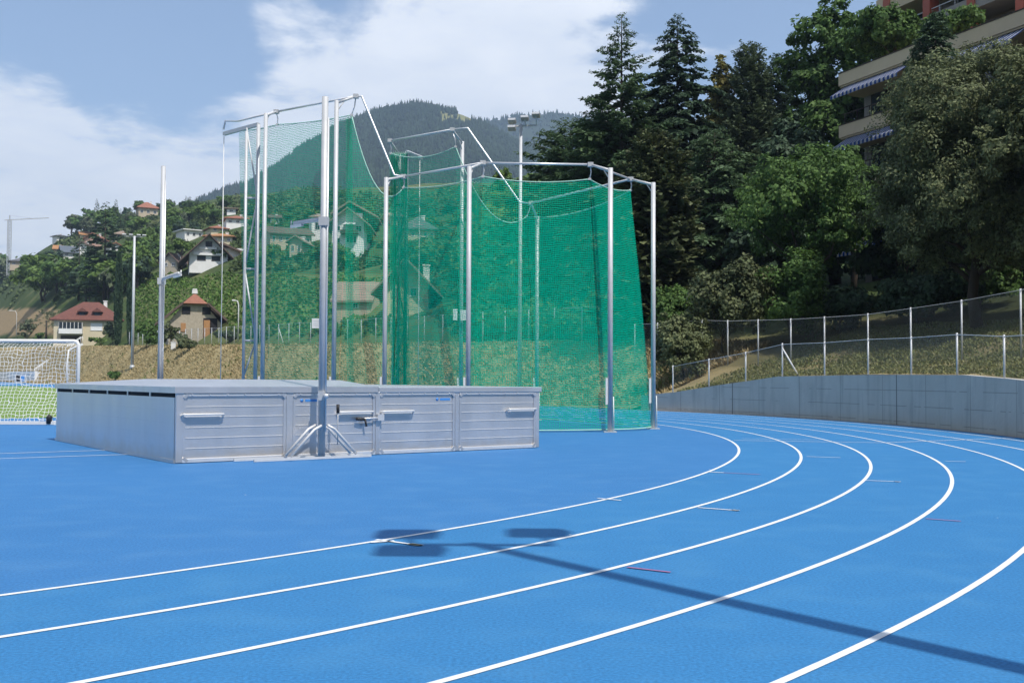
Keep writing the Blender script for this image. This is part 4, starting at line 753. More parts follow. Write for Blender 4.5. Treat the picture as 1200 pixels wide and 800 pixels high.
for (x0, x1, y0, y1, D) in ((365.5, 377, 373, 384.5, 33.2), (531, 536, 362, 375, 37.6), (539.5, 547, 363, 375, 37.5)):
    p = at((x0 + x1) / 2, (y0 + y1) / 2, D); k = D / F; m = MB(); m.box(cl(p), ((x1 - x0) * k, .012, (y1 - y0) * k)); sg = m.build('notice', M['white_paint'], cg)
    m = MB(); [m.box(cl(p + Vector((-.01, -.0085, (y1 - y0) * k * (.28 - .18 * i)))), ((x1 - x0) * k * (.6 - .1 * (i % 2)), .004, .008)) for i in range(4)]; m.build('print_line', M['galv'], sg)

# ------------------------------------------------------------------ football goal
gl = thing('football_goal', 'white football goal with white net standing at the edge of the grass', 'goal', (-13.9, 34.2, 0)); gh = 2.62
m = MB(); m.path([(0, 0, 0), (0, 0, gh - .12), (-.05, 0, gh - .03), (-.14, 0, gh), (-7.2, 0, gh), (-7.3, 0, gh - .1), (-7.32, 0, 0)], .06, 10); m.build('frame', M['white_paint'], gl)
m = MB(); m.beam((-.2, -1.25, .06), (-7.1, -1.25, .06), .1, .1); m.beam((0, 0, .05), (-.2, -1.25, .05), .08, .1); m.beam((-7.32, 0, .05), (-7.1, -1.25, .05), .08, .1); m.build('ground_bar', M['white_paint'], gl)
for x in (-.04, -7.2): m = MB(); m.path([(x, 0, gh - .15), (x - .1, -.42, gh - .3), (x - .12, -.5, gh - .8), (x - .1, -.4, .5)], .03, 6); m.build('net_support', M['white_paint'], gl)
m = MB(); m.path([(-.35, -1.25, .05), (-.35, -1.28, .22), (-.3, -1.27, .28)], .09, 8); m.build('wheel', M['black'], gl)
def wnet_mat():
    m = net_mat('white goal netting', (.78, .78, .78), .12, .13, .13); return m
M['wnet'] = wnet_mat()
V, uv = [], []; nu_, nv_ = 60, 22; prof = [(0, gh - .04), (-.35, gh - .22), (-.45, gh - .7), (-.6, 1.2), (-.9, .6), (-1.22, .08)]
pz = np.array(prof); al = np.concatenate([[0], np.cumsum(np.hypot(*np.diff(pz, axis=0).T))])
for i in range(nu_ + 1):
    x = -7.25 + 7.2 * i / nu_
    for j in range(nv_ + 1):
        s_ = al[-1] * j / nv_; y, z = np.interp(s_, al, pz[:, 0]), np.interp(s_, al, pz[:, 1]); y += .05 * math.sin(x * 2.1 + z * 2) + .03 * math.sin(x * 5.3 - z * 3); V.append((x, y, z)); uv.append((x + .02 * math.sin(z * 4), s_))
idx = np.arange((nu_ + 1) * (nv_ + 1)).reshape(nu_ + 1, nv_ + 1); npmesh('net', V, np.stack([idx[:-1, :-1], idx[1:, :-1], idx[1:, 1:], idx[:-1, 1:]], -1).reshape(-1, 4), M['wnet'], gl, smooth=True, uv=uv)
V, uv = [], []
for i in range(9):
    for j in range(nv_ + 1):
        s_ = al[-1] * j / nv_; y, z = np.interp(s_, al, pz[:, 0]), np.interp(s_, al, pz[:, 1]); V.append((-.02 - .18 * i / 8 * (y / -1.2), y * i / 8, z)); uv.append((y * i / 8, z))
idx = np.arange(9 * (nv_ + 1)).reshape(9, nv_ + 1); npmesh('side_net', V, np.stack([idx[:-1, :-1], idx[1:, :-1], idx[1:, 1:], idx[:-1, 1:]], -1).reshape(-1, 4), M['wnet'], gl, smooth=True, uv=uv)

# ------------------------------------------------------------------ flood light masts, lamps, crane
M['lamp_body'] = mat('lamp housing', (.48, .49, .50), rough=.4, metal=.4); M['lamp_glass'] = mat('lamp glass', (.30, .33, .36), rough=.15)
def mast(loc, h, label, heads, rz=0, r=.13, tilt=.35, hs=.95):
    o = thing('floodlight_mast', label, 'floodlight', loc, rz, 'flood lights round the stadium'); m = MB(); m.tube((0, 0, 0), (0, 0, h), r, r * .7, 12); m.tube((0, 0, 0), (0, 0, .5), r * 1.5, r * 1.4, 12); m.build('pole', M['galv'], o)
    xs = [q[0] for q in heads]; m = MB(); m.beam((min(xs), 0, h - .1), (max(xs), 0, h - .1), .09, .09); m.build('crossarm', M['galv'], o)
    for (x, y, z) in heads:
        rot = Matrix.Rotation(-tilt, 3, 'X'); m = MB(); c_ = Vector((x, y, h + z)); m.beam((x, 0, h - .1), c_, .05, .05)
        sh = [(-.29, -.30), (.29, -.30), (.31, .16), (.25, .30), (-.25, .30), (-.31, .16)]; m.prism(sh, lambda u, v, w: c_ + rot @ Vector((u * hs, v * hs, w)), -.02, .11); hd = m.build('lamp_head', M['lamp_body'], o); m = MB(); m.box(c_ + rot @ Vector((0, -.03, -.03)), (.5 * hs, .5 * hs, .02), rot); m.build('lens', M['lamp_glass'], hd)
mp_ = at(609, 445, 63.6); mp_.z = 0
mast(mp_, 16.75, 'tall galvanised floodlight mast rising behind the green cage', ((-.5, -.25, .1), (-.5, -.35, -.35), (.28, -.35, .22), (.95, -.35, .4)), R(-8), hs=.78)
tl_ = 16.75 / math.tan(SUN_EL); hd_ = ground(556, 637); mast(Vector((hd_.x + SUN_AZ[0] * tl_, hd_.y + SUN_AZ[1] * tl_, 0)), 16.75, 'floodlight mast beside the outer lane that casts the shadow over the lanes', ((-.60, .50, .12), (-.52, -.42, .02), (.66, .62, .12)), R(0), tilt=.05)
pm = hit(155, 432, 100); mast(Vector((pm.x, pm.y, 0 if pm.z < .5 else pm.z)), HC + (441 - 276) / F * pm.y - pm.z, 'distant slim floodlight mast between the cypresses and the upright', ((-1.5, 0, .1), (-.5, 0, .1), (.6, 0, .1), (1.4, 0, .1)), R(20), r=.24, tilt=.2)
def street_lamp(px, py, top, label, arm=1.6):
    p = hit(px, py); h = HC + (441 - top) / F * p.y - p.z; o = thing('street_lamp', label, 'street lamp', p, face(p), 'street lamps on the bank'); m = MB(); m.path([(0, 0, -.3), (0, 0, h * .9), (-arm * .3, 0, h), (-arm, 0, h + .1)], [.12, .09, .08, .06], 8); m.build('pole', M['white_paint'], o); m = MB(); m.beam((-arm * .8, 0, h + .12), (-arm * 1.7, 0, h + .1), .35, .18); m.build('lamp_head', M['white_paint'], o)
street_lamp(19, 398, 365, 'white curved street lamp beside the bare terrace'); street_lamp(279, 400, 352, 'thin white street lamp in front of the vineyard', .6)
p = ter(8, 640); h = HC + (440 - 257) / F * 640 - p.z; cr_ = thing('tower_crane', 'pale tower crane on the skyline above the town', 'crane', p); m = MB()
for dx in (-.8, .8):
    for dy in (-.8, .8): m.beam((dx, dy, 0), (dx, dy, h), .3, .3)
for i in range(int(h / 2)): m.beam((-.8, -.8, i * 2), (.8, -.8, i * 2 + 2), .18, .18)
m.build('mast', M['lamp_body'], cr_); m = MB(); m.beam((-3, 0, h), (21, 6, h + 2.4), .5, .5); m.beam((0, 0, h + 3), (12, 3.4, h + 1.6), .12, .12); m.beam((0, 0, h), (0, 0, h + 3), .5, .5); m.build('jib', M['lamp_body'], cr_)

# ------------------------------------------------------------------ fences
def mesh_mat(name, cell, w, col=(.25, .27, .28)):
    m = net_mat(name, col, cell, w, w); return m
M['chain'] = mesh_mat('chain link', .05, .065)
def fence(name, label, ptsb, htop, r=.035, lean=None, extra=None):
    """posts at ptsb (ground points) with a wire mesh sheet between them"""
    o0 = Vector(ptsb[0]); o = thing(name, label, 'fence', o0)
    for p, h in zip(ptsb, htop): m = MB(); m.tube(Vector(p) - o0 - Vector((0, 0, .3)), Vector(p) - o0 + Vector((0, 0, h)), r, n=8); m.build('post', M['galv'], o)
    V, uv, u = [], [], 0
    for i, (p, h) in enumerate(zip(ptsb, htop)):
        if i: u += (Vector(p) - Vector(ptsb[i - 1])).length
        q = Vector(p) - o0; V += [tuple(q + Vector((0, 0, .02))), tuple(q + Vector((0, 0, h - .05)))]; uv += [((u), 0), ((u), h)]
    uv = [(a * .707 + b * .707, a * .707 - b * .707) for a, b in uv]; Fq = [(2 * i, 2 * i + 2, 2 * i + 3, 2 * i + 1) for i in range(len(ptsb) - 1)]; npmesh('wire_mesh', V, Fq, M['chain'], o, uv=uv)
    m = MB(); m.path([Vector(p) - o0 + Vector((0, 0, h - .05)) for p, h in zip(ptsb, htop)], .012, 5); m.build('top_wire', M['galv'], o)
    if extra: m = MB(); m.tube(Vector(extra[0]) - o0, Vector(extra[1]) - o0, r); m.build('brace', M['white_paint'], o)
def at_s(px, s):
    Ds = np.arange(18, 120, .05); Xs = (px - 600) / F * Ds; _, sv, _ = st(Xs, Ds); ok = np.nonzero((sv[:-1] < s) & (sv[1:] >= s))[0]; D = Ds[ok[-1]]; x = (px - 600) / F * D; return Vector((x, D, float(zfun(x, D))))
up = [(744, 379), (770.7, 378), (794, 376), (823, 374), (853, 375), (888.7, 374), (927, 373), (966.5, 370.6), (1017.5, 367), (1067.7, 360), (1127.5, 351), (1197, 338), (1275, 322), (1370, 300)]
pb = [at_s(px, 5.4) for px, _ in up]; fence('mesh_fence', 'tall wire mesh fence with thin grey posts along the upper slope', pb, [max(1.5, HC + (443.2 + .0049 * (px - 600) - y) / F * p.y - p.z) for (px, y), p in zip(up, pb)])
lo_ = [788.7, 831, 874, 917, 966.5, 1017.5, 1068, 1121.8, 1177, 1240, 1310]; lt_ = [428, 420, 412, 402, 400, 396, 394, 390, 392, 388, 384]; pb = []
for px in lo_:
    q = at_s(px, .16); _, _, th1 = st(q.x, q.y); q.z = float(wall_h(th1)); pb.append(q)
br = pb[3]; fence('railing_fence', 'low wire mesh fence standing on top of the concrete wall', pb, [HC + (443.2 + .0049 * (px - 600) - y) / F * p.y - p.z for px, y, p in zip(lo_, lt_, pb)], .032, extra=(br + Vector((0, 0, 1.15)), br + Vector((.55, -.4, 0.02))))
pb = []
for i in range(44):
    x, y = lp(14 + i * 3.3, 9.3); pb.append(Vector((x, y, float(zfun(x, y)))))
fence('bank_fence', 'wire mesh fence on the crest of the dry grass bank behind the cage', pb, [2.5] * len(pb), .045, extra=(pb[20] + Vector((0, 0, 2.0)), pb[20] + Vector((.7, -.4, 0))))

# wall, steps and cabinet at the far end of the bank
a0, a1 = hit(-40, 446, 60), hit(42, 446, 60); w_ = thing('white_wall', 'low white wall at the foot of the far bank seen behind the goal', 'wall', a1); m = MB(); d_ = a0 - a1; m.beam(Vector((0, 0, .9)), Vector((d_.x, d_.y, .9)), .4, 2.2); m.build('wall_body', M['white_paint'], w_)
s0 = hit(41, 443, 60); s1 = s0 + Vector((NRM[0], NRM[1], 0)) * 9.5; s1.z = float(zfun(s1.x, s1.y)) + .3; stp = thing('bank_steps', 'concrete steps with white railings climbing the dry bank behind the goal', 'steps', s0); d_ = s1 - s0; nn_ = Vector((-d_.y, d_.x, 0)).normalized(); m = MB(); ns_ = 22
for i in range(ns_): c_ = d_ * ((i + .5) / ns_); m.beam(c_ + nn_ * -1.1 + Vector((0, 0, -.05)), c_ + nn_ * 1.1 + Vector((0, 0, -.05)), d_.length / ns_ * 1.02, .4)
m.build('flight', M['kerb'], stp)
for sd in (-1.2, 1.2):
    m = MB(); m.beam(nn_ * sd + Vector((0, 0, .35)), d_ + nn_ * sd + Vector((0, 0, .35)), .2, .5); m.build('string_wall', M['white_paint'], stp); m = MB(); m.beam(nn_ * sd + Vector((0, 0, 2.0)), d_ + nn_ * sd + Vector((0, 0, 2.0)), .12, .14); [m.tube(nn_ * sd + d_ * (i / 8) + Vector((0, 0, .4)), nn_ * sd + d_ * (i / 8) + Vector((0, 0, 2.0)), .05, n=5) for i in range(9)]; m.build('railing', M['white_paint'], stp)
p = hit(26, 448.6, 60); p.z = 0; o = thing('notice_board', 'dark notice board in front of the low white wall', 'board', p + Vector((0, -1, 0))); k = p.y / F; m = MB(); m.box((0, 0, 5 * k), (13 * k, .15, 9 * k)); m.build('panel', M['galv'], o)
for dx, w__, ma in ((-2.5, 5, 'dark_gap'), (3.2, 4, 'blue_print')): m = MB(); m.box((dx * k, -.09, 5.2 * k), (w__ * k, .04, 7 * k)); m.build('poster', M[ma], o)
p = hit(203, 410.5); k = p.y / F; o = thing('utility_cabinet', 'small white utility cabinet on the bank crest below the barn', 'cabinet', p, face(p)); m = MB(); m.box((0, 0, 4.4 * k), (5.4 * k, .6, 9 * k)); m.build('body', M['white_paint'], o); m = MB(); m.box((0, 0, 9.1 * k), (6 * k, .75, .5 * k)); m.build('cap', M['white_paint'], o); m = MB(); m.box((0, -.31, 4.4 * k), (4.4 * k, .03, 7.4 * k)); m.build('door', M['w_white'], o)
# rough stone border along the lane behind the bank

# ------------------------------------------------------------------ trees on the wooded slope
def hgt(px, ytop, p): return HC + (443.2 + .0049 * (px - 600) - ytop) / F * p.y - p.z
def con(label, px, ytop, Y, rad, leaf, seed, name='conifer', **kw):
    p = ter(px, Y); return conifer(name, label, 'tree', p, hgt(px, ytop, p), rad, leaf, seed, **kw)
con('tall slender cedar with a bare wispy spire, first of the two spires behind the cage', 728, 9, 84, 9.0, 'leaf_cedar', 11, 'cedar_tree', n_br=250, droop=.3, rise=.5, power=.92, dens=1.5, leafsize=1.25, zb=.04)
con('dark tall cedar with layered drooping boughs beside the wispy spire', 794, 10, 86, 8.6, 'leaf_dark', 12, 'cedar_tree', n_br=270, droop=.45, rise=.34, dens=1.7, power=.75, leafsize=1.4, zb=.03)
con('broad cedar with sweeping tiers leaning over the cage net', 705, 120, 88, 9.0, 'leaf_cedar', 13, 'cedar_tree', n_br=230, droop=.22, rise=.3, power=.55, zb=.02, dens=1.2)
con('olive green cedar low behind the floodlight mast', 668, 140, 96, 9.5, 'leaf_cedar', 14, 'cedar_tree', n_br=260, droop=.25, rise=.4, power=.5, zb=.02, dens=1.1)
con('cedar with long flat boughs hanging in front of the dark spires', 838, 150, 76, 7.5, 'leaf_cedar', 15, 'cedar_tree', n_br=230, droop=.3, rise=.2, power=.55, zb=.02, dens=1.2)
con('grey green pine with upright candles beside the yellow crown', 880, 50, 90, 3.9, 'leaf_pine', 16, 'pine_tree', n_br=430, droop=.0, rise=.75, power=.5, zb=.05, dens=1.7, leafsize=2.0)
con('small dark fir between the pine and the bright leafy tree', 913, 58, 97, 5.4, 'leaf_dark', 17, 'fir_tree', n_br=360, droop=.2, rise=.3, power=.6, zb=.05, dens=1.5, leafsize=1.5)
con('brownish cypress-like tree with tan tipped foliage behind the last cage post', 765, 160, 66, 3.6, 'leaf_tan', 18, 'cypress_tree', n_br=260, droop=.05, rise=.75, power=.45, zb=.02, dens=1.6, leafsize=1.8, tw=.8)
con('thin dark spruce in front of the apartment terraces', 1100, 8, 60, 2.5, 'leaf_dark', 19, 'spruce_tree', n_br=240, droop=.45, rise=.25, power=.45, zb=.2, dens=2.2, leafsize=1.6)
con('second dark spruce close beside the thin one by the terraces', 1080, 40, 61, 2.3, 'leaf_pine', 20, 'spruce_tree', n_br=220, droop=.4, rise=.25, power=.5, zb=.2, dens=2.2, leafsize=1.6)
def leafy(label, px, ytop, Y, wpx, leaf, seed, n, size, nb=7, shape=1.0, name='leafy_tree', low=.25, **kw):
    """crown made of several lobes; wpx is the crown's width in the photograph"""
    p = ter(px, Y); h = hgt(px, ytop, p); w = wpx / F * Y; rng = np.random.default_rng(seed); blobs = []
    for i in range(nb):
        f = (i + .5) / nb; a = i * 2.4 + rng.uniform(-.4, .4); z = h * (low + (1 - low) * (.12 + .72 * f)); prof = math.sin(math.pi * (.18 + .74 * f)) ** shape; rr = w * .5 * prof * rng.uniform(.5, .75); r_ = w * .27 * rng.uniform(.8, 1.15) * (.65 + .35 * prof)
        blobs.append(((math.cos(a) * rr, math.sin(a) * rr, z), (r_, r_, min(r_ * .85, h * .25))))
    blobs.append(((0, 0, h * (.5 + low * .4)), (w * .33, w * .33, h * (1 - low) * .38))); blobs.append(((0, 0, h * .88), (w * .16, w * .16, h * .12)))
    return broadleaf(name, label, 'tree', p, h, blobs, leaf, n, size, seed, trunk_h=h * (low + .15), **kw)
leafy('yellow-green crown showing between the cedar and the pine', 846, 60, 93, 60, 'leaf_yellow', 21, 11000, .2, 9, low=.4)
leafy('tall bright green leafy tree at the corner of the apartment building', 980, -16, 89, 132, 'leaf_mid', 22, 38000, .21, 18, .5, low=.1)
leafy('dark leafy tree below the small fir', 925, 130, 84, 120, 'leaf_dark', 24, 16000, .22, 9, low=.1)
leafy('light olive spreading tree above the shrubs', 942, 172, 60, 165, 'leaf_mid', 25, 30000, .115, 14, .5, low=.3)
leafy('dark shaded tree filling the gap under the spreading tree', 905, 235, 70, 130, 'leaf_dark', 26, 14000, .2, 8, low=.05)
leafy('dark tree under the terraces beside the evergreen oak', 1000, 168, 68, 70, 'leaf_mid', 27, 9000, .18, 7, low=.3)
oak = leafy('large rounded evergreen oak with grey-olive foliage overhanging the slope', 1146, 40, 50, 214, 'leaf_olive', 28, 170000, .09, 38, .3, low=.1, sub=48, tight=.24, flat=.8, aspect=.42, name='evergreen_oak')
leafy('second evergreen oak at the edge of the picture', 1240, 30, 46, 190, 'leaf_olive', 29, 36000, .12, 14, .5, low=.25, sub=40, tight=.26, flat=.8, aspect=.42, name='evergreen_oak')
def roof_tree(label, lx, ly, h, w, leaf, seed, n):
    v = Matrix.Rotation(ap.rotation_euler.z, 3, 'Z') @ Vector((lx, ly, 0)); p = ap.location + v; p.z = ZB - .2; rng = np.random.default_rng(seed)
    blobs = [((rng.uniform(-.3, .3) * w, rng.uniform(-.3, .3) * w, h * rng.uniform(.35, .8)), (w * .28, w * .28, h * .2)) for _ in range(7)]
    broadleaf('leafy_tree', label, 'tree', p, h, blobs, leaf, n, .16, seed, trunk_h=h * .3, low=-.6)
roof_tree('bright leafy tree growing on the upper terrace of the apartment building', 2.2, 3.6, 5.2, 7.5, 'leaf_mid', 23, 12000)
roof_tree('low bright bush on the upper terrace next to the leafy tree', 7.4, 2.8, 3.0, 4.6, 'leaf_mid', 24, 5000)
def bush(label, px, py, ytop, Y, wpx, leaf, seed, n, size, name='shrub', cat='shrub', group=None):
    p = ter(px, Y); h = max(1.0, hgt(px, ytop, p)); w = wpx / F * Y; rng = np.random.default_rng(seed); blobs = [((rng.uniform(-.3, .3) * w, rng.uniform(-.25, .25) * w, h * rng.uniform(.35, .7)), (w * rng.uniform(.22, .34), w * rng.uniform(.22, .34), h * rng.uniform(.25, .38))) for _ in range(6)] + [((0, 0, h * .45), (w * .42, w * .38, h * .45))]
    return broadleaf(name, label, cat, p, h, blobs, leaf, n, size, seed, trunk_h=h * .3, trunk_r=.06, group=group, low=-.8)
bush('brownish olive shrub beside the laurel above the fence', 848, 372, 296, 57, 110, 'leaf_tan', 41, 9000, .11)
bush('glossy green laurel shrub under the spreading tree', 925, 370, 287, 56, 96, 'leaf_mid', 42, 11000, .10)
bush('dark green shrub at the end of the cage net', 785, 370, 322, 62, 60, 'leaf_mid', 43, 5000, .11)
bush('rounded light olive bush on the bank next to the last cage post', 800, 418, 366, 54.5, 76, 'leaf_olive', 44, 14000, .075)
bush('bright hedge under the evergreen oak', 1150, 340, 304, 56, 95, 'leaf_mid', 45, 6000, .11, name='hedge', cat='hedge')
bush('dark hedge in the shade under the evergreen oak', 1075, 360, 312, 56, 130, 'leaf_dark', 46, 8000, .12, name='hedge', cat='hedge')
bush('dark shrub between the laurel and the oak trunk', 985, 368, 330, 57, 80, 'leaf_dark', 47, 5000, .12)
for i, (px, yt, Y, w, lf) in enumerate(((585, 318, 92, 90, 'leaf_mid'), (640, 300, 88, 90, 'leaf_bright'), (700, 290, 80, 90, 'leaf_mid'), (735, 335, 70, 60, 'leaf_dark'), (610, 352, 82, 110, 'leaf_bright'), (680, 350, 76, 110, 'leaf_mid'), (550, 345, 100, 70, 'leaf_mid'))):
    bush('leafy shrub in the thicket behind the cage netting', px, 0, yt, Y, w, lf, 60 + i, 4500, .17, group='shrubs in the thicket behind the cage')
for i, (px, yt, Y, w, lf) in enumerate(((760, 100, 100, 110, 'leaf_dark'), (830, 160, 104, 120, 'leaf_dark'), (720, 200, 104, 130, 'leaf_dark'), (880, 220, 90, 120, 'leaf_dark'), (800, 250, 78, 90, 'leaf_dark'), (960, 230, 86, 120, 'leaf_dark'), (1060, 200, 62, 120, 'leaf_dark'), (620, 200, 112, 120, 'leaf_bright'), (560, 262, 125, 90, 'leaf_mid'), (588, 192, 130, 70, 'leaf_bright'), (655, 172, 108, 90, 'leaf_bright'), (690, 180, 100, 90, 'leaf_mid'))):
    leafy('dark leafy tree deep in the wood behind the front trees', px, yt, Y, w, lf, 80 + i, 8000, .24, 7, low=.03, group='trees deep in the wood')

# ------------------------------------------------------------------ trees over the town slope (copies of a few grown kinds)
def proto_leafy(seed, leaf, n=1100, size=.62, w=.95):
    rng = np.random.default_rng(seed); blobs = [((rng.uniform(-.28, .28) * w * 10, rng.uniform(-.28, .28) * w * 10, rng.uniform(3.6, 8)), (rng.uniform(1.8, 3) * w,) * 2 + (rng.uniform(1.5, 2.4),)) for _ in range(7)] + [((0, 0, 5.4), (3.4 * w, 3.4 * w, 3.6))]
    return broadleaf('round_tree', 'round leafy tree on the town slope', 'tree', (0, 0, 0), 10, blobs, leaf, n, size, seed, trunk_h=3.5, trunk_r=.25, sub=14, tight=.34)
kinds = [('leafy', [proto_leafy(101, 'leaf_mid'), proto_leafy(102, 'leaf_bright'), proto_leafy(103, 'leaf_grey'), proto_leafy(104, 'leaf_mid', 1300, .55, 1.2), proto_leafy(105, 'leaf_dark')]),
         ('fir', [conifer('fir_tree', 'x', 'tree', (0, 0, 0), 14, 3.2, 'leaf_dark', 111, n_br=60, dens=.75, leafsize=2.6, tw=.9, power=.75), conifer('fir_tree', 'x', 'tree', (0, 0, 0), 14, 2.8, 'leaf_cedar', 112, n_br=60, dens=.75, leafsize=2.6, tw=.9, power=.6)])]
used = set(); rng = np.random.default_rng(77)
hb = [(106, 403, 80, 50), (228, 403, 74, 68), (252, 313, 72, 34)] + [(h[0], h[1], h[2] + 6, h[3] + h[4]) for h in hs] + [(412, 300, 62, 62), (481, 362, 70, 60), (420, 366, 56, 36), (172, 254, 30, 26), (8, 300, 14, 50)]
def clear(px, py, ytop, w):
    for (hx, hy, hw, hh) in hb:
        if abs(px - hx) < (hw + w) / 2 * .92 and py > hy - 1 and ytop < hy - hh * .28: return False
    return True
def put(kind, px, py, hpx, i=None, sc=1.0, lab=None):
    p = hit(px, py, 60); k = p.y / F; pr = kinds[kind][1]; j = i if i is not None else rng.integers(0, len(pr)); src = pr[j]; H_ = (10, 14)[kind]; s = hpx * k / H_
    key = (kind, j)
    if key in used: o = copy_tree(src)
    else: o = src; used.add(key)
    o.location = p; o.scale = (s * sc * rng.uniform(.85, 1.2), s * sc * rng.uniform(.85, 1.2), s); o.rotation_euler = (0, 0, rng.uniform(0, 6.28))
    o['label'] = lab or ('round leafy tree on the town slope' if kind == 0 else 'dark pointed fir on the town slope'); o['category'] = 'tree'; o['group'] = 'leafy trees over the town slope' if kind == 0 else 'firs over the town slope'
    if lab: del o['group']
    return o
placed = 0
def scatter(n, x0, x1, y0, y1, h0, h1, firp=.2, tries=40):
    global placed
    for _ in range(n):
        for _t in range(tries):
            px, py = rng.uniform(x0, x1), rng.uniform(y0, y1); hp = rng.uniform(h0, h1) * (.45 + .75 * np.clip((py - 240) / 110, 0, 1)); kd = 1 if rng.uniform() < firp else 0
            if kd: hp *= 1.25
            if 162 < px < 450 and py > 322: continue
            if clear(px, py, py - hp, hp * .8): put(kd, px, py, hp); placed += 1; break
scatter(26, -30, 70, 294, 315, 30, 44, .15); scatter(52, -40, 165, 310, 342, 34, 50, .12); scatter(24, -30, 150, 336, 356, 32, 42, .02); scatter(48, 30, 170, 258, 315, 28, 44, .25)
scatter(64, 150, 300, 246, 320, 24, 40, .3); scatter(46, 300, 450, 238, 322, 28, 42, .25); scatter(32, 440, 640, 238, 345, 32, 50, .15)
put(1, 122, 352, 116, 0, 1.25, 'tall dark fir towering over the pink house'); put(0, 50, 353, 58, 1, 1.1, 'broad bright green tree behind the villa and terrace'); put(0, 62, 318, 27, 4, 1.4, 'dark flat-topped tree cluster in the middle of the slope'); put(1, 92, 352, 78, 1, 1.2, 'grey green fir in front of the slate roof'); put(1, 105, 330, 55, 0, 1.1, 'smaller dark fir against the tall one')
put(0, 238, 262, 26, 1, 1.3, 'rounded bright tree on the crest under the forest'); put(1, 222, 262, 32, 0, 1.2, 'dark fir on the crest beside the rounded bright tree'); put(1, 236, 262, 30, 1, 1.2, 'second dark crest fir behind the rounded bright tree'); put(0, 55, 288, 32, 3, 1.5, 'large bushy tree on the skyline near the crane')
# cypresses, umbrella pine, palms, shrubs round the villa and the barn
def cypress(px, py, ytop, wpx, label, seed):
    p = hit(px, py, 60); k = p.y / F; h = (py - ytop) * k; w = wpx * k; rn = np.random.default_rng(seed); n = 5200; f = rn.uniform(.01, 1, n); a = rn.uniform(0, 6.28, n); rr = w * .5 * np.sin(np.pi * np.clip(.08 + .9 * f, 0, 1)) ** .5 * rn.uniform(.5, 1.08, n); o = thing('cypress', label, 'tree', p)
    c_ = np.stack([np.cos(a) * rr, np.sin(a) * rr, f * h], -1); u = unit(np.stack([np.cos(a) * .35, np.sin(a) * .35, np.ones(n)], -1) + rn.normal(0, .25, (n, 3))) * (.42 * k * 5); v = unit(np.cross(u, rn.normal(size=(n, 3)))) * (.15 * k * 5); V, Fc = quads(c_, u, v); npmesh('crown', V, Fc, M['leaf_dark'], o); m = MB(); m.tube((0, 0, -.3), (0, 0, h * .6), .18, .06); m.build('trunk', M['bark'], o)
cypress(138, 405, 296, 9, 'tall narrow cypress beside the villa', 1); cypress(152.5, 405, 303, 8.5, 'narrow cypress next to the distant floodlight mast', 2)
p = hit(212, 317, 60); k = p.y / F; o = thing('umbrella_pine', 'umbrella pine with flat rounded green crown above the vineyard', 'tree', p); m = MB(); m.path([(0, 0, -.5), (.3, 0, 12 * k), (0, 0, 24 * k)], [.35, .28, .2], 8)
for i in range(6): a = i * 1.05; m.path([(.1, 0, 17 * k), (math.cos(a) * 8 * k, math.sin(a) * 6 * k, 25 * k)], [.16, .06], 5)
m.build('trunk', M['bark'], o); rn = np.random.default_rng(5); pp, qq = crown_cloud(rn, [((x * k, y * k, z * k), (r_ * k, r_ * k, r_ * .62 * k)) for x, y, z, r_ in ((-7, 0, 26, 7), (6, 2, 27, 7.5), (0, -5, 29, 8), (0, 4, 31, 8), (-2, -3, 33, 6), (9, -2, 25, 5))], 3600, 16, .34); V, Fc = leaves(rn, pp, .4, qq); npmesh('crown', V, Fc, M['leaf_bright'], o)
def palm(px, py, hpx, label, seed):
    p = hit(px, py, 60); k = p.y / F; h = hpx * k; o = thing('palm_tree', label, 'palm', p); rn = np.random.default_rng(seed); m = MB(); m.path([(0, 0, -.3), (0, 0, h * .72)], [.34, .26], 8); m.build('trunk', M['bark'], o); C_, U_, V_ = [], [], []
    for i in range(46):
        a = rn.uniform(0, 6.28); el = rn.uniform(-.7, 1.2); L_ = rn.uniform(1.7, 2.5) * h / 7; b = np.array([math.cos(a) * math.cos(el), math.sin(a) * math.cos(el), math.sin(el)]); tip = np.array([0, 0, h * .74]) + b * L_
        for q in range(9): d = unit(b + rn.normal(0, .4, 3)); C_.append(tip + d * .4); U_.append(d * .62); V_.append(unit(np.cross(d, rn.normal(size=3))) * .06)
        C_.append(tip - b * L_ * .5); U_.append(b * L_ * .5); V_.append(unit(np.cross(b, [0, 0, 1.])) * .035)
    V, Fc = quads(np.array(C_), np.array(U_), np.array(V_)); npmesh('fronds', V, Fc, M['leaf_grey'], o)
palm(54, 399, 32, 'fan palm standing by the bare terrace', 1); palm(63.5, 399, 31, 'fan palm close to the villa wall', 2)
def bank_bush(px, py, ytop, wpx, leaf, label, seed, n=1500, name='shrub', cat='shrub', group=None):
    p = hit(px, py, 60); k = p.y / F; h = (py - ytop) * k; w = wpx * k; rn = np.random.default_rng(seed); blobs = [((rn.uniform(-.3, .3) * w, rn.uniform(-.3, .3) * w, h * rn.uniform(.3, .75)), (w * .26, w * .26, h * .26)) for _ in range(6)]
    broadleaf(name, label, cat, p, h, blobs, leaf, n, .05 * 18 * k + .1, seed, trunk_h=h * .3, trunk_r=.06, low=-.8, group=group, sub=12)
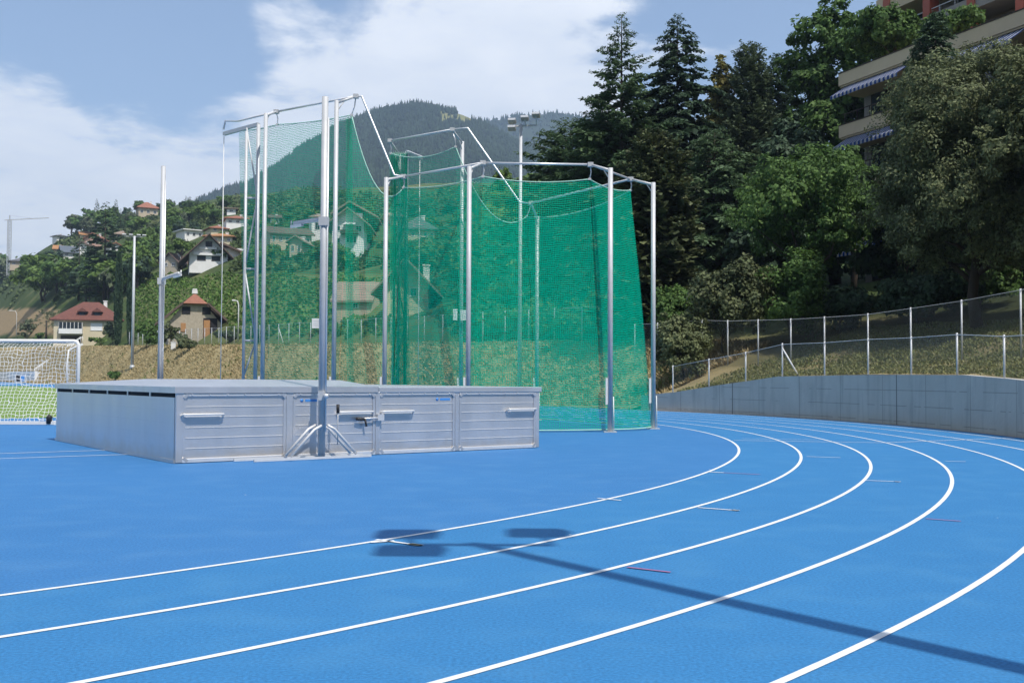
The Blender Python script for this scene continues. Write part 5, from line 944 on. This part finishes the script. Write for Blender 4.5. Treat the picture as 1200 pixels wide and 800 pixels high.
for i, a in enumerate(((132, 404, 372, 22, 'leaf_grey', 'grey green shrub hiding the corner of the villa'), (200, 408, 376, 22, 'leaf_tan', 'loose twiggy shrub at the corner of the barn'), (212, 408, 390, 18, 'leaf_grey', 'low grey shrub against the barn wall'), (172, 408, 372, 30, 'leaf_mid', 'dense green shrub between the cypress and the barn'), (222, 410, 396, 26, 'leaf_tan', 'low brown bush in front of the barn door'),
        (30, 399, 372, 20, 'leaf_grey', 'thin shrub on the terrace edge near the palms'), (44, 400, 390, 22, 'leaf_mid', 'dark low bush under the palms'), (92, 405, 396, 22, 'leaf_bright', 'yellowish flowering bush below the villa bay'), (118, 405, 396, 26, 'leaf_bright', 'yellow green hedge bush below the villa'), (270, 402, 388, 34, 'leaf_dark', 'dark bush row beside the barn and lamp'), (300, 402, 384, 30, 'leaf_dark', 'dark bush row continuing behind the gate mast'), (135, 446, 436, 22, 'leaf_mid', 'low green clump at the foot of the dry bank'))):
    bank_bush(*a, 200 + i, name='shrub')

# scrub and garden hedges that close the gaps between the trees on the slope
def scrub():
    rn = np.random.default_rng(55); C_, Q_ = [], []
    for _ in range(1100):
        px, py = rn.uniform(-60, 680), rn.uniform(222, 350); p = hit(px, py, 60)
        if p.y > 900 or (160 < px < 460 and py > 318) or math.hypot(*p.xy) < 120: continue
        hp = rn.uniform(5, 12)
        if not clear(px, py, py - hp, hp * 1.6) or vnoise(p.x * .02, p.y * .02, 21) < -.45: continue
        k = p.y / F; h = hp * k; w = h * rn.uniform(.9, 2.2); n = int(70 + 4 * hp); d = unit(rn.normal(size=(n, 3))); d[:, 2] = np.abs(d[:, 2]); c_ = d * np.array([w, w * .8, h]) * rn.uniform(.55, 1, (n, 1)); c_[:, 0] += p.x; c_[:, 1] += p.y; c_[:, 2] += zfun(c_[:, 0], c_[:, 1]); C_.append(c_); Q_.append(d)
    C_, Q_ = np.concatenate(C_), np.concatenate(Q_); half = rn.uniform(size=len(C_)) < .0
    V, Fc = leaves(rn, C_, .85, Q_, .5, .7); tag(npmesh('scrub', V, Fc, M['leaf_scrub']), 'bushy green scrub and garden hedges between the houses on the slope', 'scrub', kind='stuff')
M['leaf_scrub'] = leafmat('scrub leaves', (.125, .165, .055), (.055, .09, .033), tr=.2, isl=.8, scale=.035)
scrub()

# ------------------------------------------------------------------ vines, grass
def wpoint(t, s): p = T0 + DIR * t + NRM * s; return p
rng = np.random.default_rng(9)
C_, S_ = [], []
for row in range(66):
    t_ = 34 + row * 4.2; s_ = rng.uniform(19.5, 62, 420); tt_ = t_ + (s_ - 19) * .35 + rng.normal(0, .16, 420); p = T0[None] + DIR[None] * tt_[:, None] + NRM[None] * s_[:, None]; C_.append(np.column_stack([p, zfun(p[:, 0], p[:, 1]) + rng.uniform(.15, 1.0, 420)]))
C_ = np.concatenate(C_); sx, sy = project(C_[:, 0], C_[:, 1], C_[:, 2]); ok = (sx > 158) & (sx < 470) & (sy > 322 + 4 * np.sin(sx * .09))
for (hx, hy, hw, hh) in hb[:3] + hb[-5:-2]: ok &= ~((np.abs(sx - hx) < hw / 2 + 1) & (sy > hy - hh * .5) & (sy < hy + 4))
C_ = C_[ok]; V, Fc = leaves(rng, C_, .36, np.tile([0, 0, 1.], (len(C_), 1)), .3, .75); tag(npmesh('vineyard', V, Fc, M['vine']), 'rows of green vines climbing the slope behind the barn', 'vineyard', kind='stuff')
def tufts(name, label, X, Y, hgt_, leaf, lean, seed, wid=.16):
    rn = np.random.default_rng(seed); n = len(X); Z = zfun(X, Y); h = hgt_ * rn.uniform(.5, 1.4, n); d = unit(np.stack([rn.normal(lean[0], .5, n), rn.normal(lean[1], .5, n), rn.uniform(.5, 1.1, n)], -1)); u = d * h[:, None] / 2; c_ = np.stack([X, Y, Z], -1) + u * .9; v = unit(np.cross(u, rn.normal(size=(n, 3)))) * (h * wid)[:, None]; V, Fc = quads(c_, u, v); return tag(npmesh(name, V, Fc, M[leaf]), label, 'grass', kind='stuff')
n = 90000; t_ = 3 + 250 * rng.uniform(size=n) ** 1.5; s_ = rng.uniform(.9, 9.3, n); clump = vnoise(t_ * 1.3, s_ * 1.9, 4) + vnoise(t_ * .4, s_ * .7, 8) * .8; k_ = clump + rng.normal(0, .4, n) > -.25; t_, s_ = t_[k_], s_[k_]; p = T0[None] + DIR[None] * t_[:, None] + NRM[None] * s_[:, None]
tufts('dry_bank_grass', 'dry straw coloured grass on the long bank', p[:, 0], p[:, 1], .30, 'straw', (-.7, -.4), 1)
n = 7000; t_ = 3 + 220 * rng.uniform(size=n) ** 1.5; s_ = rng.uniform(.9, 10.5, n); k_ = vnoise(t_ * .22, s_ * .5, 14) > .35; t_, s_ = t_[k_], s_[k_]; p = T0[None] + DIR[None] * t_[:, None] + NRM[None] * s_[:, None]; tufts('green_bank_weeds', 'green weeds in patches on the dry bank', p[:, 0], p[:, 1], .45, 'green_tuft', (0, 0), 2, .25)
n = 120000; th = np.radians(rng.uniform(-10, 33, n)); s_ = rng.uniform(.4, 14, n) ; a_ = np.stack([C0[0] + (RW + s_) * np.cos(th), C0[1] + (RW + s_) * np.sin(th)], -1); k_ = vnoise(a_[:, 0] * .9, a_[:, 1] * .9, 6) + rng.normal(0, .5, n) > -.1; g_ = rng.uniform(size=n) < .5 + .3 * (s_ > 5)
for nm, lb, sel, lf, sd in (('slope_grass', 'dry grass on the slope above the concrete wall', k_ & ~g_, 'straw_dim', 3), ('slope_weeds', 'green ground cover on the slope above the concrete wall', k_ & g_, 'green_tuft', 4)): tufts(nm, lb, a_[sel, 0], a_[sel, 1], .125, lf, (-.35, -.3), sd, .26)
